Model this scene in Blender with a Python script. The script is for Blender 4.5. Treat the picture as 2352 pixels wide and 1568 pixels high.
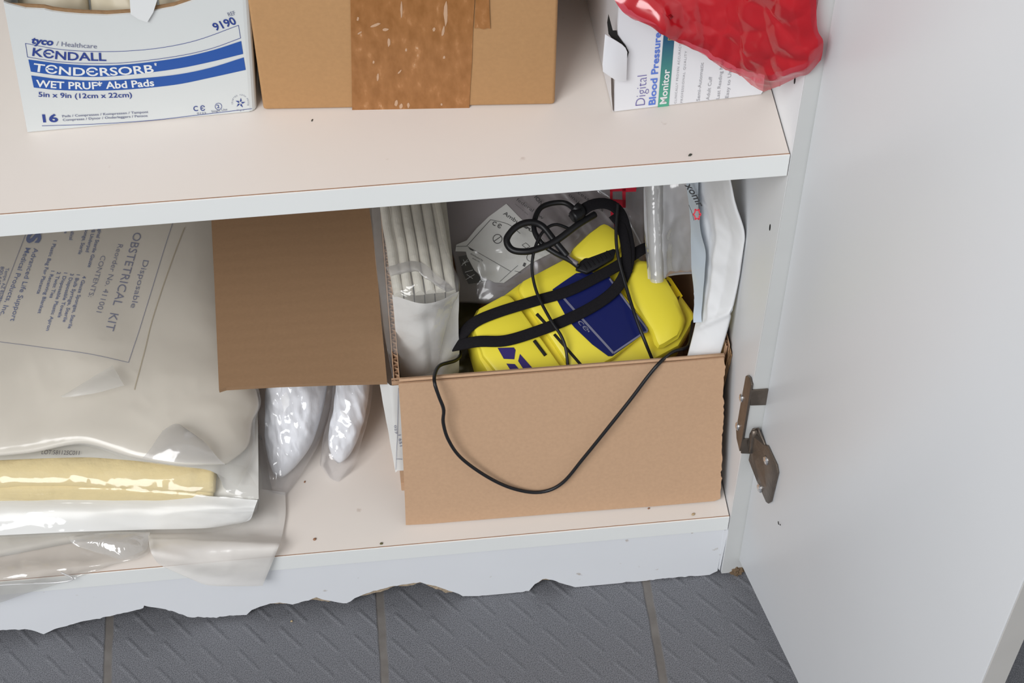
import bpy, bmesh, math, random
import numpy as np
from mathutils import Vector, Matrix, noise

for o in list(bpy.data.objects):
    bpy.data.objects.remove(o, do_unlink=True)
SC = bpy.context.scene
COL = SC.collection
random.seed(7)

# ------------------------------------------------------------------ camera
F_PX, PITCH, YAW, ROLL = 4067.573, 0.8906802, 0.0993556, -0.0049919
CAM = Vector((-0.2210974, -0.6704260, 1.0495955))
FW, FH = 2352.0, 1568.0
fwd = Vector((math.sin(YAW)*math.cos(PITCH), math.cos(YAW)*math.cos(PITCH), -math.sin(PITCH)))
_r = Vector((math.cos(YAW), -math.sin(YAW), 0)); _u = _r.cross(fwd)
rgt = _r*math.cos(ROLL) + _u*math.sin(ROLL)
up = -_r*math.sin(ROLL) + _u*math.cos(ROLL)
cam_data = bpy.data.cameras.new('camera'); cam = bpy.data.objects.new('camera', cam_data); COL.objects.link(cam)
cam_data.sensor_fit = 'HORIZONTAL'; cam_data.sensor_width = 36.0; cam_data.lens = F_PX*36.0/FW
cam_data.clip_start = 0.02; cam_data.clip_end = 50
M = Matrix.Identity(4)
for i in range(3):
    M[i][0], M[i][1], M[i][2], M[i][3] = rgt[i], up[i], -fwd[i], CAM[i]
cam.matrix_world = M
SC.camera = cam

# ------------------------------------------------------------------ world, lights, exposure
wd = bpy.data.worlds.new('world'); SC.world = wd; wd.use_nodes = True
bg = wd.node_tree.nodes['Background']; bg.inputs[1].default_value = 1.0
_n, _l = wd.node_tree.nodes, wd.node_tree.links          # soft room light: bright ceiling, dimmer walls, dark floor
_tc = _n.new('ShaderNodeTexCoord'); _sx = _n.new('ShaderNodeSeparateXYZ'); _cr = _n.new('ShaderNodeValToRGB'); _mr = _n.new('ShaderNodeMapRange')
_l.new(_tc.outputs['Generated'], _sx.inputs[0]); _mr.inputs[1].default_value = -1; _mr.inputs[2].default_value = 1; _l.new(_sx.outputs[2], _mr.inputs[0]); _l.new(_mr.outputs[0], _cr.inputs[0])
_e = _cr.color_ramp.elements; _e[0].position = .42; _e[0].color = (.20, .20, .205, 1); _e[1].position = .95; _e[1].color = (.60, .61, .63, 1)
_x = _cr.color_ramp.elements.new(.62); _x.color = (.46, .47, .485, 1); _l.new(_cr.outputs[0], bg.inputs[0])
def area(name, loc, target, size, sizey, power, col):
    d = bpy.data.lights.new(name, 'AREA'); d.shape = 'RECTANGLE'; d.size = size; d.size_y = sizey; d.energy = power; d.color = col
    o = bpy.data.objects.new(name, d); COL.objects.link(o); o.location = loc
    o.rotation_euler = (Vector(target)-Vector(loc)).to_track_quat('-Z', 'Y').to_euler()
    return o
area('window_daylight', (-2.15, -2.45, 2.95), (-0.15, 0.05, 0.15), 2.1, 2.1, 134, (0.985, 0.99, 1.0))
vs = SC.view_settings; vs.view_transform = 'Standard'; vs.look = 'None'; vs.gamma = 1.0; vs.use_curve_mapping = False
vs.exposure = 0.0

# ------------------------------------------------------------------ pixel -> point on a real plane
def ray(px, py): return fwd + rgt*((px-FW/2)/F_PX) - up*((py-FH/2)/F_PX)
def atz(px, py, z): v = ray(px, py); return CAM + v*((z-CAM.z)/v.z)
def aty(px, py, y): v = ray(px, py); return CAM + v*((y-CAM.y)/v.y)
def atx(px, py, x): v = ray(px, py); return CAM + v*((x-CAM.x)/v.x)
class Plane:
    """a flat face of a real object: point, outward normal; at() gives the point where a sight line meets it"""
    def __init__(s, p, n, xhint=(1, 0, 0)):
        s.p = Vector(p); s.n = Vector(n).normalized()
        x = Vector(xhint); s.e1 = (x - s.n*x.dot(s.n)).normalized(); s.e2 = s.n.cross(s.e1)
    def at(s, px, py, off=0.0):
        v = ray(px, py); q = s.p + s.n*off; return CAM + v*((q-CAM).dot(s.n)/v.dot(s.n))
    def to2(s, P): d = P - s.p; return (d.dot(s.e1), d.dot(s.e2))
    def to3(s, a, b, off=0.0): return s.p + s.e1*a + s.e2*b + s.n*off
    def px2(s, px, py): return s.to2(s.at(px, py))

# ------------------------------------------------------------------ materials
def nmat(name):
    m = bpy.data.materials.new(name); m.use_nodes = True
    nt = m.node_tree; return m, nt, nt.nodes, nt.links
def rgba(c): return (c[0], c[1], c[2], 1)
def s2l(*c): return tuple(((x/255)/12.92 if x/255 <= .04045 else ((x/255+.055)/1.055)**2.4) for x in c)
def mat(name, col, rough=0.5, var=0.0, vscale=60, bump=0.0, bscale=200, spec=0.5, metal=0.0, coat=0.0, sss=0.0, speck=None, stretch=None, dirt=None):
    m, nt, N, L = nmat(name); b = N['Principled BSDF']
    b.inputs['Roughness'].default_value = rough; b.inputs['Metallic'].default_value = metal
    b.inputs['Specular IOR Level'].default_value = spec; b.inputs['Coat Weight'].default_value = coat
    b.inputs['Coat Roughness'].default_value = 0.15
    tc = N.new('ShaderNodeTexCoord'); mp = N.new('ShaderNodeMapping'); L.new(tc.outputs['Object'], mp.inputs[0])
    if stretch: mp.inputs['Scale'].default_value = stretch
    cur = None
    if var:
        nz = N.new('ShaderNodeTexNoise'); nz.inputs['Scale'].default_value = vscale; nz.inputs['Detail'].default_value = 5
        L.new(mp.outputs[0], nz.inputs['Vector'])
        mx = N.new('ShaderNodeMix'); mx.data_type = 'RGBA'
        mx.inputs[6].default_value = rgba([c*(1-var) for c in col]); mx.inputs[7].default_value = rgba([min(1, c*(1+var)) for c in col])
        L.new(nz.outputs[0], mx.inputs[0]); cur = mx.outputs[2]
    if speck:   # (colour, scale, threshold)
        nz = N.new('ShaderNodeTexNoise'); nz.inputs['Scale'].default_value = speck[1]; nz.inputs['Detail'].default_value = 3
        L.new(mp.outputs[0], nz.inputs['Vector'])
        rp = N.new('ShaderNodeValToRGB'); rp.color_ramp.elements[0].position = speck[2]; rp.color_ramp.elements[1].position = speck[2]+.06
        L.new(nz.outputs[0], rp.inputs[0])
        mx = N.new('ShaderNodeMix'); mx.data_type = 'RGBA'; L.new(rp.outputs[0], mx.inputs[0])
        if cur: L.new(cur, mx.inputs[6])
        else: mx.inputs[6].default_value = rgba(col)
        mx.inputs[7].default_value = rgba(speck[0]); cur = mx.outputs[2]
    if cur: L.new(cur, b.inputs['Base Color'])
    else: b.inputs['Base Color'].default_value = rgba(col)
    if bump:
        nz = N.new('ShaderNodeTexNoise'); nz.inputs['Scale'].default_value = bscale; nz.inputs['Detail'].default_value = 4
        L.new(mp.outputs[0], nz.inputs['Vector'])
        bp = N.new('ShaderNodeBump'); bp.inputs['Strength'].default_value = bump; bp.inputs['Distance'].default_value = 0.002
        L.new(nz.outputs[0], bp.inputs['Height']); L.new(bp.outputs[0], b.inputs['Normal'])
    return m
def film(name, tint=(.96, .96, .96), milk=0.12, milkcol=(.8, .8, .8), rough=0.08, gloss=1.0, bump=0.25, bscale=35, ior=1.5):
    """thin plastic film: see-through, a little milky, with a glossy skin"""
    m, nt, N, L = nmat(name); out = N['Material Output']; N.remove(N['Principled BSDF'])
    tr = N.new('ShaderNodeBsdfTransparent'); tr.inputs[0].default_value = rgba(tint)
    df = N.new('ShaderNodeBsdfDiffuse'); df.inputs[0].default_value = rgba(milkcol)
    tl = N.new('ShaderNodeBsdfTranslucent'); tl.inputs[0].default_value = rgba(milkcol)
    dm = N.new('ShaderNodeMixShader'); dm.inputs[0].default_value = .2; L.new(df.outputs[0], dm.inputs[1]); L.new(tl.outputs[0], dm.inputs[2])
    m1 = N.new('ShaderNodeMixShader'); m1.inputs[0].default_value = milk; L.new(tr.outputs[0], m1.inputs[1]); L.new(dm.outputs[0], m1.inputs[2])
    gl = N.new('ShaderNodeBsdfGlossy'); gl.inputs['Roughness'].default_value = rough; gl.inputs[0].default_value = (1, 1, 1, 1)
    lw = N.new('ShaderNodeLayerWeight'); lw.inputs[0].default_value = 0.28
    mt = N.new('ShaderNodeMath'); mt.operation = 'MULTIPLY_ADD'; mt.inputs[1].default_value = .55*gloss; mt.inputs[2].default_value = .035*gloss; mt.use_clamp = True
    L.new(lw.outputs['Fresnel'], mt.inputs[0])
    m2 = N.new('ShaderNodeMixShader'); L.new(mt.outputs[0], m2.inputs[0]); L.new(m1.outputs[0], m2.inputs[1]); L.new(gl.outputs[0], m2.inputs[2])
    L.new(m2.outputs[0], out.inputs[0])
    if bump:
        tc = N.new('ShaderNodeTexCoord'); nz = N.new('ShaderNodeTexNoise'); nz.inputs['Scale'].default_value = bscale; nz.inputs['Detail'].default_value = 2
        nz.inputs['Distortion'].default_value = 1.2
        L.new(tc.outputs['Object'], nz.inputs['Vector'])
        bp = N.new('ShaderNodeBump'); bp.inputs['Strength'].default_value = bump; bp.inputs['Distance'].default_value = 0.006
        L.new(nz.outputs[0], bp.inputs['Height'])
        for n_ in (gl, df): L.new(bp.outputs[0], n_.inputs['Normal'])
    return m
WHITE = mat('white_laminate', (.80, .815, .83), .38, .02, 9, spec=.4)
BAND = mat('white_edge_band', (.86, .88, .865), .4, .03, 14)
PANEL = mat('panel_edge', (.60, .61, .60), .5, .06, 25)
BEIGE = mat('beige_shelf_face', (.72, .66, .605), .42, .03, 14, spec=.4, speck=((.60, .52, .46), 85, .73))
BACKM = mat('hardboard_back', (.60, .58, .55), .6)
PLINTH = mat('worn_white_plinth', (.80, .82, .85), .5, .03, 20, speck=((.52, .47, .43), 90, .70))
CHIP = mat('chipboard_core', (.42, .33, .23), .9, .45, 300, .6, 400)
def cardboard(name, col, lines=1.0, axis=2):
    m = mat(name, col, .78, .09, 420, spec=.15)
    nt = m.node_tree; N = nt.nodes; L = nt.links; b = N['Principled BSDF']
    tc = [n for n in N if n.type == 'TEX_COORD'][0]
    wv = N.new('ShaderNodeTexWave'); wv.bands_direction = 'XYZ'[axis]; wv.inputs['Scale'].default_value = 30; wv.inputs['Distortion'].default_value = 3.5; wv.inputs['Detail Scale'].default_value = .4
    L.new(tc.outputs['Object'], wv.inputs['Vector'])
    bp = N.new('ShaderNodeBump'); bp.inputs['Strength'].default_value = .03*lines; bp.inputs['Distance'].default_value = .001
    L.new(wv.outputs[1], bp.inputs['Height']); L.new(bp.outputs[0], b.inputs['Normal'])
    return m
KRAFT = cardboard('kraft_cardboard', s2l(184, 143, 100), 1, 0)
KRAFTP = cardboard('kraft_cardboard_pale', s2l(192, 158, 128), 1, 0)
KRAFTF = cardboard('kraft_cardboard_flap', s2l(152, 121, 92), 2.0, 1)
KRAFTE = mat('cardboard_edge', s2l(150, 118, 84), .9, .3, 500)
CARD = mat('white_carton_board', (.69, .72, .715), .45, .02, 30)
BOXW = mat('white_glossy_carton', (.80, .81, .84), .3, .015, 30, coat=.2)
INK = mat('blue_ink', s2l(38, 62, 140), .5)
BANDB = mat('blue_print', s2l(30, 84, 165), .45)
INKG = mat('grey_ink', s2l(120, 125, 150), .5)
INKW = mat('white_ink', (.80, .82, .82), .5)
INKV = mat('violet_ink', s2l(95, 85, 160), .5)
INKL = mat('light_blue_ink', s2l(90, 125, 215), .5)
INKP = mat('pale_grey_ink', s2l(165, 165, 170), .5)
INKK = mat('black_ink', s2l(38, 38, 42), .5)
INKF = mat('faded_blue_ink', s2l(98, 106, 146), .6)
INKD = mat('dark_blue_ink', s2l(55, 85, 150), .6)
RED = mat('red_ink', s2l(190, 25, 50), .4)
STAR = mat('bright_red_ink', s2l(225, 50, 70), .4)
BLACK = mat('black_webbing', (.010, .009, .011), .9, .4, 900, .12, 1400, spec=.2)
CABLE = mat('black_rubber', (.010, .010, .012), .42, spec=.4)
YEL = mat('yellow_plastic', s2l(238, 222, 66), .36, .03, 30, .02, 900, spec=.5)
NAVY = mat('navy_label', s2l(24, 32, 90), .25, .1, 40, spec=.5)
GREYL = mat('grey_line_ink', s2l(120, 120, 140), .4)
METAL = mat('bronze_metal', (.17, .14, .115), .42, .3, 120, .15, 400, metal=.75)
SCREW = mat('zinc_screw', (.75, .76, .78), .25, metal=1.0)
GLUE = mat('brown_glue_line', s2l(150, 112, 84), .8, .5, 200)
DARK = mat('dark_hole', (.01, .009, .008), .9)

# ------------------------------------------------------------------ objects
def rootloc(o):
    v = Vector((0, 0, 0))
    while o is not None: v += o.location; o = o.parent
    return v
def tag(o, label=None, cat=None, group=None, kind=None):
    if label: o['label'] = label
    if cat: o['category'] = cat
    if group: o['group'] = group
    if kind: o['kind'] = kind
    return o
def thing(name, loc, label, cat, group=None):
    o = bpy.data.objects.new(name, None); o.empty_display_size = .02; COL.objects.link(o); o.location = loc
    return tag(o, label, cat, group)
def mk(name, V, Fc, m, parent=None, smooth=False, loc=None, label=None, cat=None, group=None, kind=None, bevel=0, bseg=2):
    base = rootloc(parent) if parent else Vector(loc) if loc is not None else Vector((sum(v[0] for v in V)/len(V), sum(v[1] for v in V)/len(V), min(v[2] for v in V)))
    me = bpy.data.meshes.new(name); me.from_pydata([tuple(Vector(v)-base) for v in V], [], [tuple(f) for f in Fc])
    bm = bmesh.new(); bm.from_mesh(me)
    bmesh.ops.recalc_face_normals(bm, faces=bm.faces[:])
    if bevel:
        es = [e for e in bm.edges if len(e.link_faces) == 2 and e.calc_face_angle(0) > .6]
        bmesh.ops.bevel(bm, geom=es, offset=bevel, segments=bseg, profile=.5, affect='EDGES', clamp_overlap=True)
    bm.to_mesh(me); bm.free()
    if smooth or bevel:
        for p in me.polygons: p.use_smooth = True
        if bevel and not smooth: me.set_sharp_from_angle(angle=math.radians(40))
    if isinstance(m, (list, tuple)):
        for x in m: me.materials.append(x)
    else: me.materials.append(m)
    o = bpy.data.objects.new(name, me); COL.objects.link(o)
    if parent: o.parent = parent
    else: o.location = base
    return tag(o, label, cat, group, kind)
def boxvf(x0, x1, y0, y1, z0, z1):
    V = [(x, y, z) for z in (z0, z1) for y in (y0, y1) for x in (x0, x1)]
    return V, [(0, 2, 3, 1), (4, 5, 7, 6), (0, 1, 5, 4), (2, 6, 7, 3), (0, 4, 6, 2), (1, 3, 7, 5)]
def box(name, x0, x1, y0, y1, z0, z1, m, parent=None, bevel=0.0006, **k):
    V, Fc = boxvf(x0, x1, y0, y1, z0, z1); return mk(name, V, Fc, m, parent, bevel=bevel, **k)
def prismvf(poly, d):
    """poly: 3-D points of one face; d: thickness vector"""
    n = len(poly); d = Vector(d); V = [Vector(p) for p in poly] + [Vector(p)+d for p in poly]
    Fc = [tuple(range(n)), tuple(range(2*n-1, n-1, -1))] + [(i, i+n, (i+1) % n+n, (i+1) % n) for i in range(n)]
    return V, Fc
def prism(name, poly, d, m, parent=None, bevel=0, **k):
    V, Fc = prismvf(poly, d); return mk(name, V, Fc, m, parent, bevel=bevel, **k)
def join(*vfs):
    V, Fc = [], []
    for v, f in vfs:
        b = len(V); V += list(v); Fc += [tuple(i+b for i in q) for q in f]
    return V, Fc
def spline(pts, n):
    """Catmull-Rom through pts, n points by arc length"""
    P = [Vector(p) for p in pts]
    if len(P) == 2: return [P[0].lerp(P[1], i/(n-1)) for i in range(n)]
    Q = [P[0]*2-P[1]] + P + [P[-1]*2-P[-2]]; out = []
    for i in range(1, len(Q)-2):
        a, b, c, d = Q[i-1:i+3]
        for k in range(12):
            t = k/12; out.append(.5*((2*b)+(c-a)*t+(2*a-5*b+4*c-d)*t*t+(3*b-a-3*c+d)*t**3))
    out.append(P[-1]); return resample(out, n)
def resample(P, n):
    L = [0]
    for a, b in zip(P, P[1:]): L.append(L[-1]+(b-a).length)
    out, j = [], 0
    for i in range(n):
        t = L[-1]*i/(n-1)
        while j < len(P)-2 and L[j+1] < t: j += 1
        s = (t-L[j])/max(1e-12, L[j+1]-L[j]); out.append(P[j].lerp(P[j+1], min(1, s)))
    return out
def tubevf(pts, rad, n=48, seg=8, flat=None, closed_ends=True, exact=False):
    """round cable, or a flat strap when flat=(normal, half thickness)"""
    C = [Vector(p) for p in pts] if exact else spline(pts, n); n = len(C); V, Fc = [], []
    up0 = Vector((0.3, .2, 1)) if flat is None else Vector(flat[0])
    for i, c in enumerate(C):
        t = (C[min(i+1, n-1)]-C[max(i-1, 0)]).normalized()
        s = t.cross(up0).normalized(); w = s.cross(t).normalized()
        r1 = rad if not callable(rad) else rad(i/(n-1)); r2 = r1 if flat is None else flat[1]
        for k in range(seg):
            a = 2*math.pi*k/seg
            ca, sa = math.cos(a), math.sin(a)
            if flat is not None:
                ca = math.copysign(abs(ca)**.5, ca); sa = math.copysign(abs(sa)**.5, sa)
            V.append(c + s*(r1*ca) + w*(r2*sa))
    for i in range(n-1):
        for k in range(seg):
            a, b = i*seg+k, i*seg+(k+1) % seg; Fc.append((a, b, b+seg, a+seg))
    Fc.append(tuple(range(seg-1, -1, -1))); Fc.append(tuple((n-1)*seg+k for k in range(seg)))
    return V, Fc
def tube(name, pts, rad, m, parent=None, **k):
    kk = {x: k.pop(x) for x in ('n', 'seg', 'flat', 'exact') if x in k}
    V, Fc = tubevf(pts, rad, **kk); return mk(name, V, Fc, m, parent, smooth=True, **k)
def coons(T, B, Lf, R, nu, nv):
    T, B = spline(T, nu), spline(B, nu); Lf, R = spline(Lf, nv), spline(R, nv)
    g = []
    for j in range(nv):
        v = j/(nv-1); row = []
        for i in range(nu):
            u = i/(nu-1)
            p = T[i]*(1-v)+B[i]*v + Lf[j]*(1-u)+R[j]*u - (T[0]*(1-u)*(1-v)+T[-1]*u*(1-v)+B[0]*(1-u)*v+B[-1]*u*v)
            row.append(p)
        g.append(row)
    return g
def gnormals(g):
    nv, nu = len(g), len(g[0]); N = []
    for j in range(nv):
        row = []
        for i in range(nu):
            du = g[j][min(i+1, nu-1)]-g[j][max(i-1, 0)]; dv = g[min(j+1, nv-1)][i]-g[max(j-1, 0)][i]
            n = du.cross(dv)
            n = n.normalized() if n.length > 1e-12 else Vector((0, 0, 1))
            if n.dot(CAM-g[j][i]) < 0: n = -n
            row.append(n)
        N.append(row)
    return N
def displace(g, h):
    N = gnormals(g); nv, nu = len(g), len(g[0])
    return [[g[j][i]+N[j][i]*h(i/(nu-1), j/(nv-1), g[j][i]) for i in range(nu)] for j in range(nv)]
def gridvf(g):
    nv, nu = len(g), len(g[0]); V = [p for r in g for p in r]
    return V, [(j*nu+i, j*nu+i+1, (j+1)*nu+i+1, (j+1)*nu+i) for j in range(nv-1) for i in range(nu-1)]
def sheet(name, g, m, parent=None, **k):
    V, Fc = gridvf(g); return mk(name, V, Fc, m, parent, smooth=True, **k)
def pillow(name, g, htop, hbot, m, parent=None, **k):
    """closed pouch: displaced top and bottom sheets that meet along the rim"""
    a = displace(g, htop); b = displace(g, lambda u, v, p: -hbot(u, v, p)); nv, nu = len(g), len(g[0])
    V = [p for r in a for p in r]; idx = {}
    for j in range(nv):
        for i in range(nu):
            if i in (0, nu-1) or j in (0, nv-1): idx[j, i] = j*nu+i
            else: idx[j, i] = len(V); V.append(b[j][i])
    Fc = [(j*nu+i, j*nu+i+1, (j+1)*nu+i+1, (j+1)*nu+i) for j in range(nv-1) for i in range(nu-1)]
    Fc += [(idx[j, i], idx[j+1, i], idx[j+1, i+1], idx[j, i+1]) for j in range(nv-1) for i in range(nu-1)]
    return mk(name, V, Fc, m, parent, smooth=True, **k)
def rim(u, v, p=.5): return (16*u*(1-u)*v*(1-v))**p if 0 < u < 1 and 0 < v < 1 else 0.0
def ridg(p, s, seed=0, oct=3):
    """crumple: sharp creases between smooth facets"""
    q = Vector(p)*s + Vector((seed*3.7, seed*1.3, seed*2.1)); h, a = 0, 1
    for _ in range(oct):
        h += a*(1-2*abs(noise.noise(q))); q = q*2.03+Vector((5.1, 3.3, 1.7)); a *= .5
    return h/1.75
def nz(p, s, seed=0): return noise.noise(Vector(p)*s + Vector((seed*3.7, seed*1.3, seed*2.1)))
def facet(p, s, seed=0):
    d = noise.voronoi(Vector(p)*s + Vector((seed*3.7, seed*1.3, seed*2.1)))[0]; return d[1]-d[0]

# ------------------------------------------------------------------ printing: flat letters laid on a face
_tc = {}
def glyphs(txt, bold=0.0, shear=0.0, space=1.0):
    key = (txt, bold, shear, space)
    if key in _tc: return _tc[key]
    cu = bpy.data.curves.new('lettering_source', 'FONT'); cu.body = txt; cu.size = 1; cu.offset = bold; cu.shear = shear; cu.space_character = space
    cu.resolution_u = 3; cu.fill_mode = 'FRONT'
    ob = bpy.data.objects.new('lettering_source', cu); COL.objects.link(ob)
    dg = bpy.context.evaluated_depsgraph_get(); ev = ob.evaluated_get(dg); me = ev.to_mesh()
    V = [tuple(v.co) for v in me.vertices]; Fc = [tuple(p.vertices) for p in me.polygons]
    ev.to_mesh_clear(); bpy.data.objects.remove(ob, do_unlink=True); bpy.data.curves.remove(cu)
    _tc[key] = (V, Fc); return _tc[key]
def text(pl, txt, pts, h, bold=0.0, off=.0003, shear=0.0, hf=None, space=1.0, flip=False, cap=.727):
    """letters of cap height h (picture units) along a base line drawn through pts; returns verts, faces"""
    V, Fc = glyphs(txt, bold, shear, space)
    if not V: return [], []
    x0 = min(v[0] for v in V); x1 = max(v[0] for v in V)
    b3 = [Vector((*pl.px2(*p), 0)) for p in pts]; C = spline(b3, 24)
    mid = Vector(pts[len(pts)//2]) if len(pts) > 2 else (Vector(pts[0])+Vector(pts[1]))/2
    dr = (Vector(pts[-1])-Vector(pts[0])).normalized(); upx = Vector((dr.y, -dr.x))
    a = Vector(pl.px2(*mid)); b = Vector(pl.px2(mid.x+upx.x*h, mid.y+upx.y*h))
    d2 = (C[-1]-C[0]).normalized(); H2 = abs((b-a).dot(Vector((-d2.y, d2.x)))); out = []
    for (x, y, _) in V:
        t = (x-x0)/(x1-x0)*23; i = min(22, int(t)); c = C[i].lerp(C[i+1], t-i)
        dd = (C[min(i+2, 23)]-C[max(i-1, 0)]).normalized(); nn = Vector((-dd.y, dd.x, 0))
        q = c + nn*(y*H2/cap)
        out.append(pl.to3(q.x, q.y, off + (hf(q.x, q.y) if hf else 0)))
    return out, Fc
def strip(pl, A, B, n=30, off=.0002, hf=None):
    """printed band between two lines"""
    a = spline([Vector((*pl.px2(*p), 0)) for p in A], n); b = spline([Vector((*pl.px2(*p), 0)) for p in B], n)
    f = lambda q: pl.to3(q.x, q.y, off + (hf(q.x, q.y) if hf else 0))
    return [f(q) for q in a]+[f(q) for q in b], [(i, i+1, n+i+1, n+i) for i in range(n-1)]
def line(pl, pts, w, off=.0002, n=30, hf=None):
    """printed line of width w (picture units)"""
    C = [Vector(p+(0,)) if len(p) == 2 else Vector(p) for p in pts]
    S = spline(C, n) if len(C) > 2 else spline(C, 12); n = len(S); A, B = [], []
    for i in range(n):
        d = (S[min(i+1, n-1)]-S[max(i-1, 0)]).normalized(); m_ = Vector((-d.y, d.x, 0))*(w/2)
        A.append((S[i]+m_)[:2]); B.append((S[i]-m_)[:2])
    f = lambda q: pl.to3(*pl.px2(*q), off + (hf(*pl.px2(*q)) if hf else 0))
    return [f(q) for q in A]+[f(q) for q in B], [(i, i+1, n+i+1, n+i) for i in range(n-1)]
def poly2(pl, pts, off=.0002):
    return [pl.at(*p, 0)+pl.n*off for p in pts], [tuple(range(len(pts)))]
def ring(pl, c, r, w, off=.0003, n=28):
    A, B = [], []
    for i in range(n+1):
        a = 2*math.pi*i/n; A.append((c[0]+r*math.cos(a), c[1]+r*math.sin(a))); B.append((c[0]+(r-w)*math.cos(a), c[1]+(r-w)*math.sin(a)))
    f = lambda q: pl.to3(*pl.px2(*q), off)
    return [f(q) for q in A]+[f(q) for q in B], [(i, i+1, n+i+2, n+1+i) for i in range(n)]

H = 0.3592      # top of the upper shelf above the top of the lower shelf
TH = 0.016
ZF = -0.079     # floor
XL, DEP = -0.82, 0.36

# ================================================================== the setting
def make_floor():
    m, nt, N, L = nmat('grey_floor_tile'); b = N['Principled BSDF']; b.inputs['Roughness'].default_value = .5
    tc = N.new('ShaderNodeTexCoord'); sp = N.new('ShaderNodeSeparateXYZ'); L.new(tc.outputs['Object'], sp.inputs[0])
    def math_(op, a, b_=None, c=None):
        n = N.new('ShaderNodeMath'); n.operation = op
        for i, x in enumerate((a, b_, c)):
            if x is None: continue
            if isinstance(x, (int, float)): n.inputs[i].default_value = x
            else: L.new(x, n.inputs[i])
        return n.outputs[0]
    wob = N.new('ShaderNodeTexNoise'); wob.inputs['Scale'].default_value = 40; L.new(tc.outputs['Object'], wob.inputs['Vector'])
    wv = math_('MULTIPLY', math_('SUBTRACT', wob.outputs[0], .5), .0022)
    def joint(sock, off, per, half):
        t = math_('DIVIDE', math_('ADD', math_('ADD', sock, off), wv), per); fr = math_('FRACT', t)
        d = math_('MULTIPLY', math_('MINIMUM', fr, math_('SUBTRACT', 1.0, fr)), per); return d
    dx = joint(sp.outputs[0], .0555+.1965*20, .1965, .003); dy = joint(sp.outputs[1], .135+.1965*20, .1965, .003)
    d = math_('MINIMUM', dx, dy)
    rp = N.new('ShaderNodeMapRange'); rp.interpolation_type = 'SMOOTHSTEP'; rp.inputs[1].default_value = .0022; rp.inputs[2].default_value = .0038; L.new(d, rp.inputs[0])
    n1 = N.new('ShaderNodeTexNoise'); n1.inputs['Scale'].default_value = 1500; n1.inputs['Detail'].default_value = 2; L.new(tc.outputs['Object'], n1.inputs['Vector'])
    cr = N.new('ShaderNodeValToRGB'); e = cr.color_ramp.elements
    e[0].position = .32; e[0].color = rgba(s2l(68, 69, 73)); e[1].position = .68; e[1].color = rgba(s2l(126, 127, 132)); L.new(n1.outputs[0], cr.inputs[0])
    n2 = N.new('ShaderNodeTexNoise'); n2.inputs['Scale'].default_value = 60; n2.inputs['Detail'].default_value = 6; L.new(tc.outputs['Object'], n2.inputs['Vector'])
    gr = N.new('ShaderNodeMix'); gr.data_type = 'RGBA'; gr.inputs[6].default_value = rgba(s2l(78, 72, 67)); gr.inputs[7].default_value = rgba(s2l(126, 122, 118)); L.new(n2.outputs[0], gr.inputs[0])
    mx = N.new('ShaderNodeMix'); mx.data_type = 'RGBA'; L.new(rp.outputs[0], mx.inputs[0]); L.new(gr.outputs[2], mx.inputs[6]); L.new(cr.outputs[0], mx.inputs[7])
    L.new(mx.outputs[2], b.inputs['Base Color'])
    # pressed diagonal tread pattern: short raised dashes in two directions
    def dashes(ang, pitch, run, duty, shift):
        ca, sa = math.cos(ang), math.sin(ang)
        a = math_('ADD', math_('MULTIPLY', sp.outputs[0], ca), math_('MULTIPLY', sp.outputs[1], sa)); b_ = math_('ADD', math_('MULTIPLY', sp.outputs[0], -sa), math_('MULTIPLY', sp.outputs[1], ca))
        t = math_('ADD', math_('DIVIDE', b_, pitch), 200+shift); row = math_('FLOOR', t); db = math_('ABSOLUTE', math_('SUBTRACT', math_('FRACT', t), .5))
        fa = math_('FRACT', math_('ADD', math_('ADD', math_('DIVIDE', a, run), math_('MULTIPLY', row, .37)), 200.0))
        m1 = N.new('ShaderNodeMapRange'); m1.interpolation_type = 'SMOOTHSTEP'; m1.inputs[1].default_value = .16; m1.inputs[2].default_value = .0; L.new(db, m1.inputs[0])
        m2 = N.new('ShaderNodeMapRange'); m2.interpolation_type = 'SMOOTHSTEP'; m2.inputs[1].default_value = duty/2; m2.inputs[2].default_value = duty/2-.12; L.new(math_('ABSOLUTE', math_('SUBTRACT', fa, .5)), m2.inputs[0])
        return math_('MULTIPLY', m1.outputs[0], m2.outputs[0])
    ds = math_('ADD', dashes(math.radians(-50), .0165, .034, .80, 0), math_('MULTIPLY', dashes(math.radians(48), .029, .029, .42, .3), .55))
    hh = math_('ADD', math_('MULTIPLY', math_('MULTIPLY', ds, rp.outputs[0]), .6), math_('MULTIPLY', n1.outputs[0], .12))
    hh = math_('ADD', hh, math_('MULTIPLY', rp.outputs[0], 1.0))
    bp = N.new('ShaderNodeBump'); bp.inputs['Strength'].default_value = .55; bp.inputs['Distance'].default_value = .0016; L.new(hh, bp.inputs['Height']); L.new(bp.outputs[0], b.inputs['Normal'])
    V, Fc = boxvf(-2.2, 2.0, -2.6, .9, ZF-.03, ZF)
    mk('floor', V, Fc, m, loc=(0, 0, ZF), kind='structure')
make_floor()
wallm = mat('wall_paint', (.72, .72, .70), .8, .02, 5)
box('wall_back', -2.2, 2.0, .42, .5, ZF, 2.4, wallm, bevel=0, kind='structure')

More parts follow.
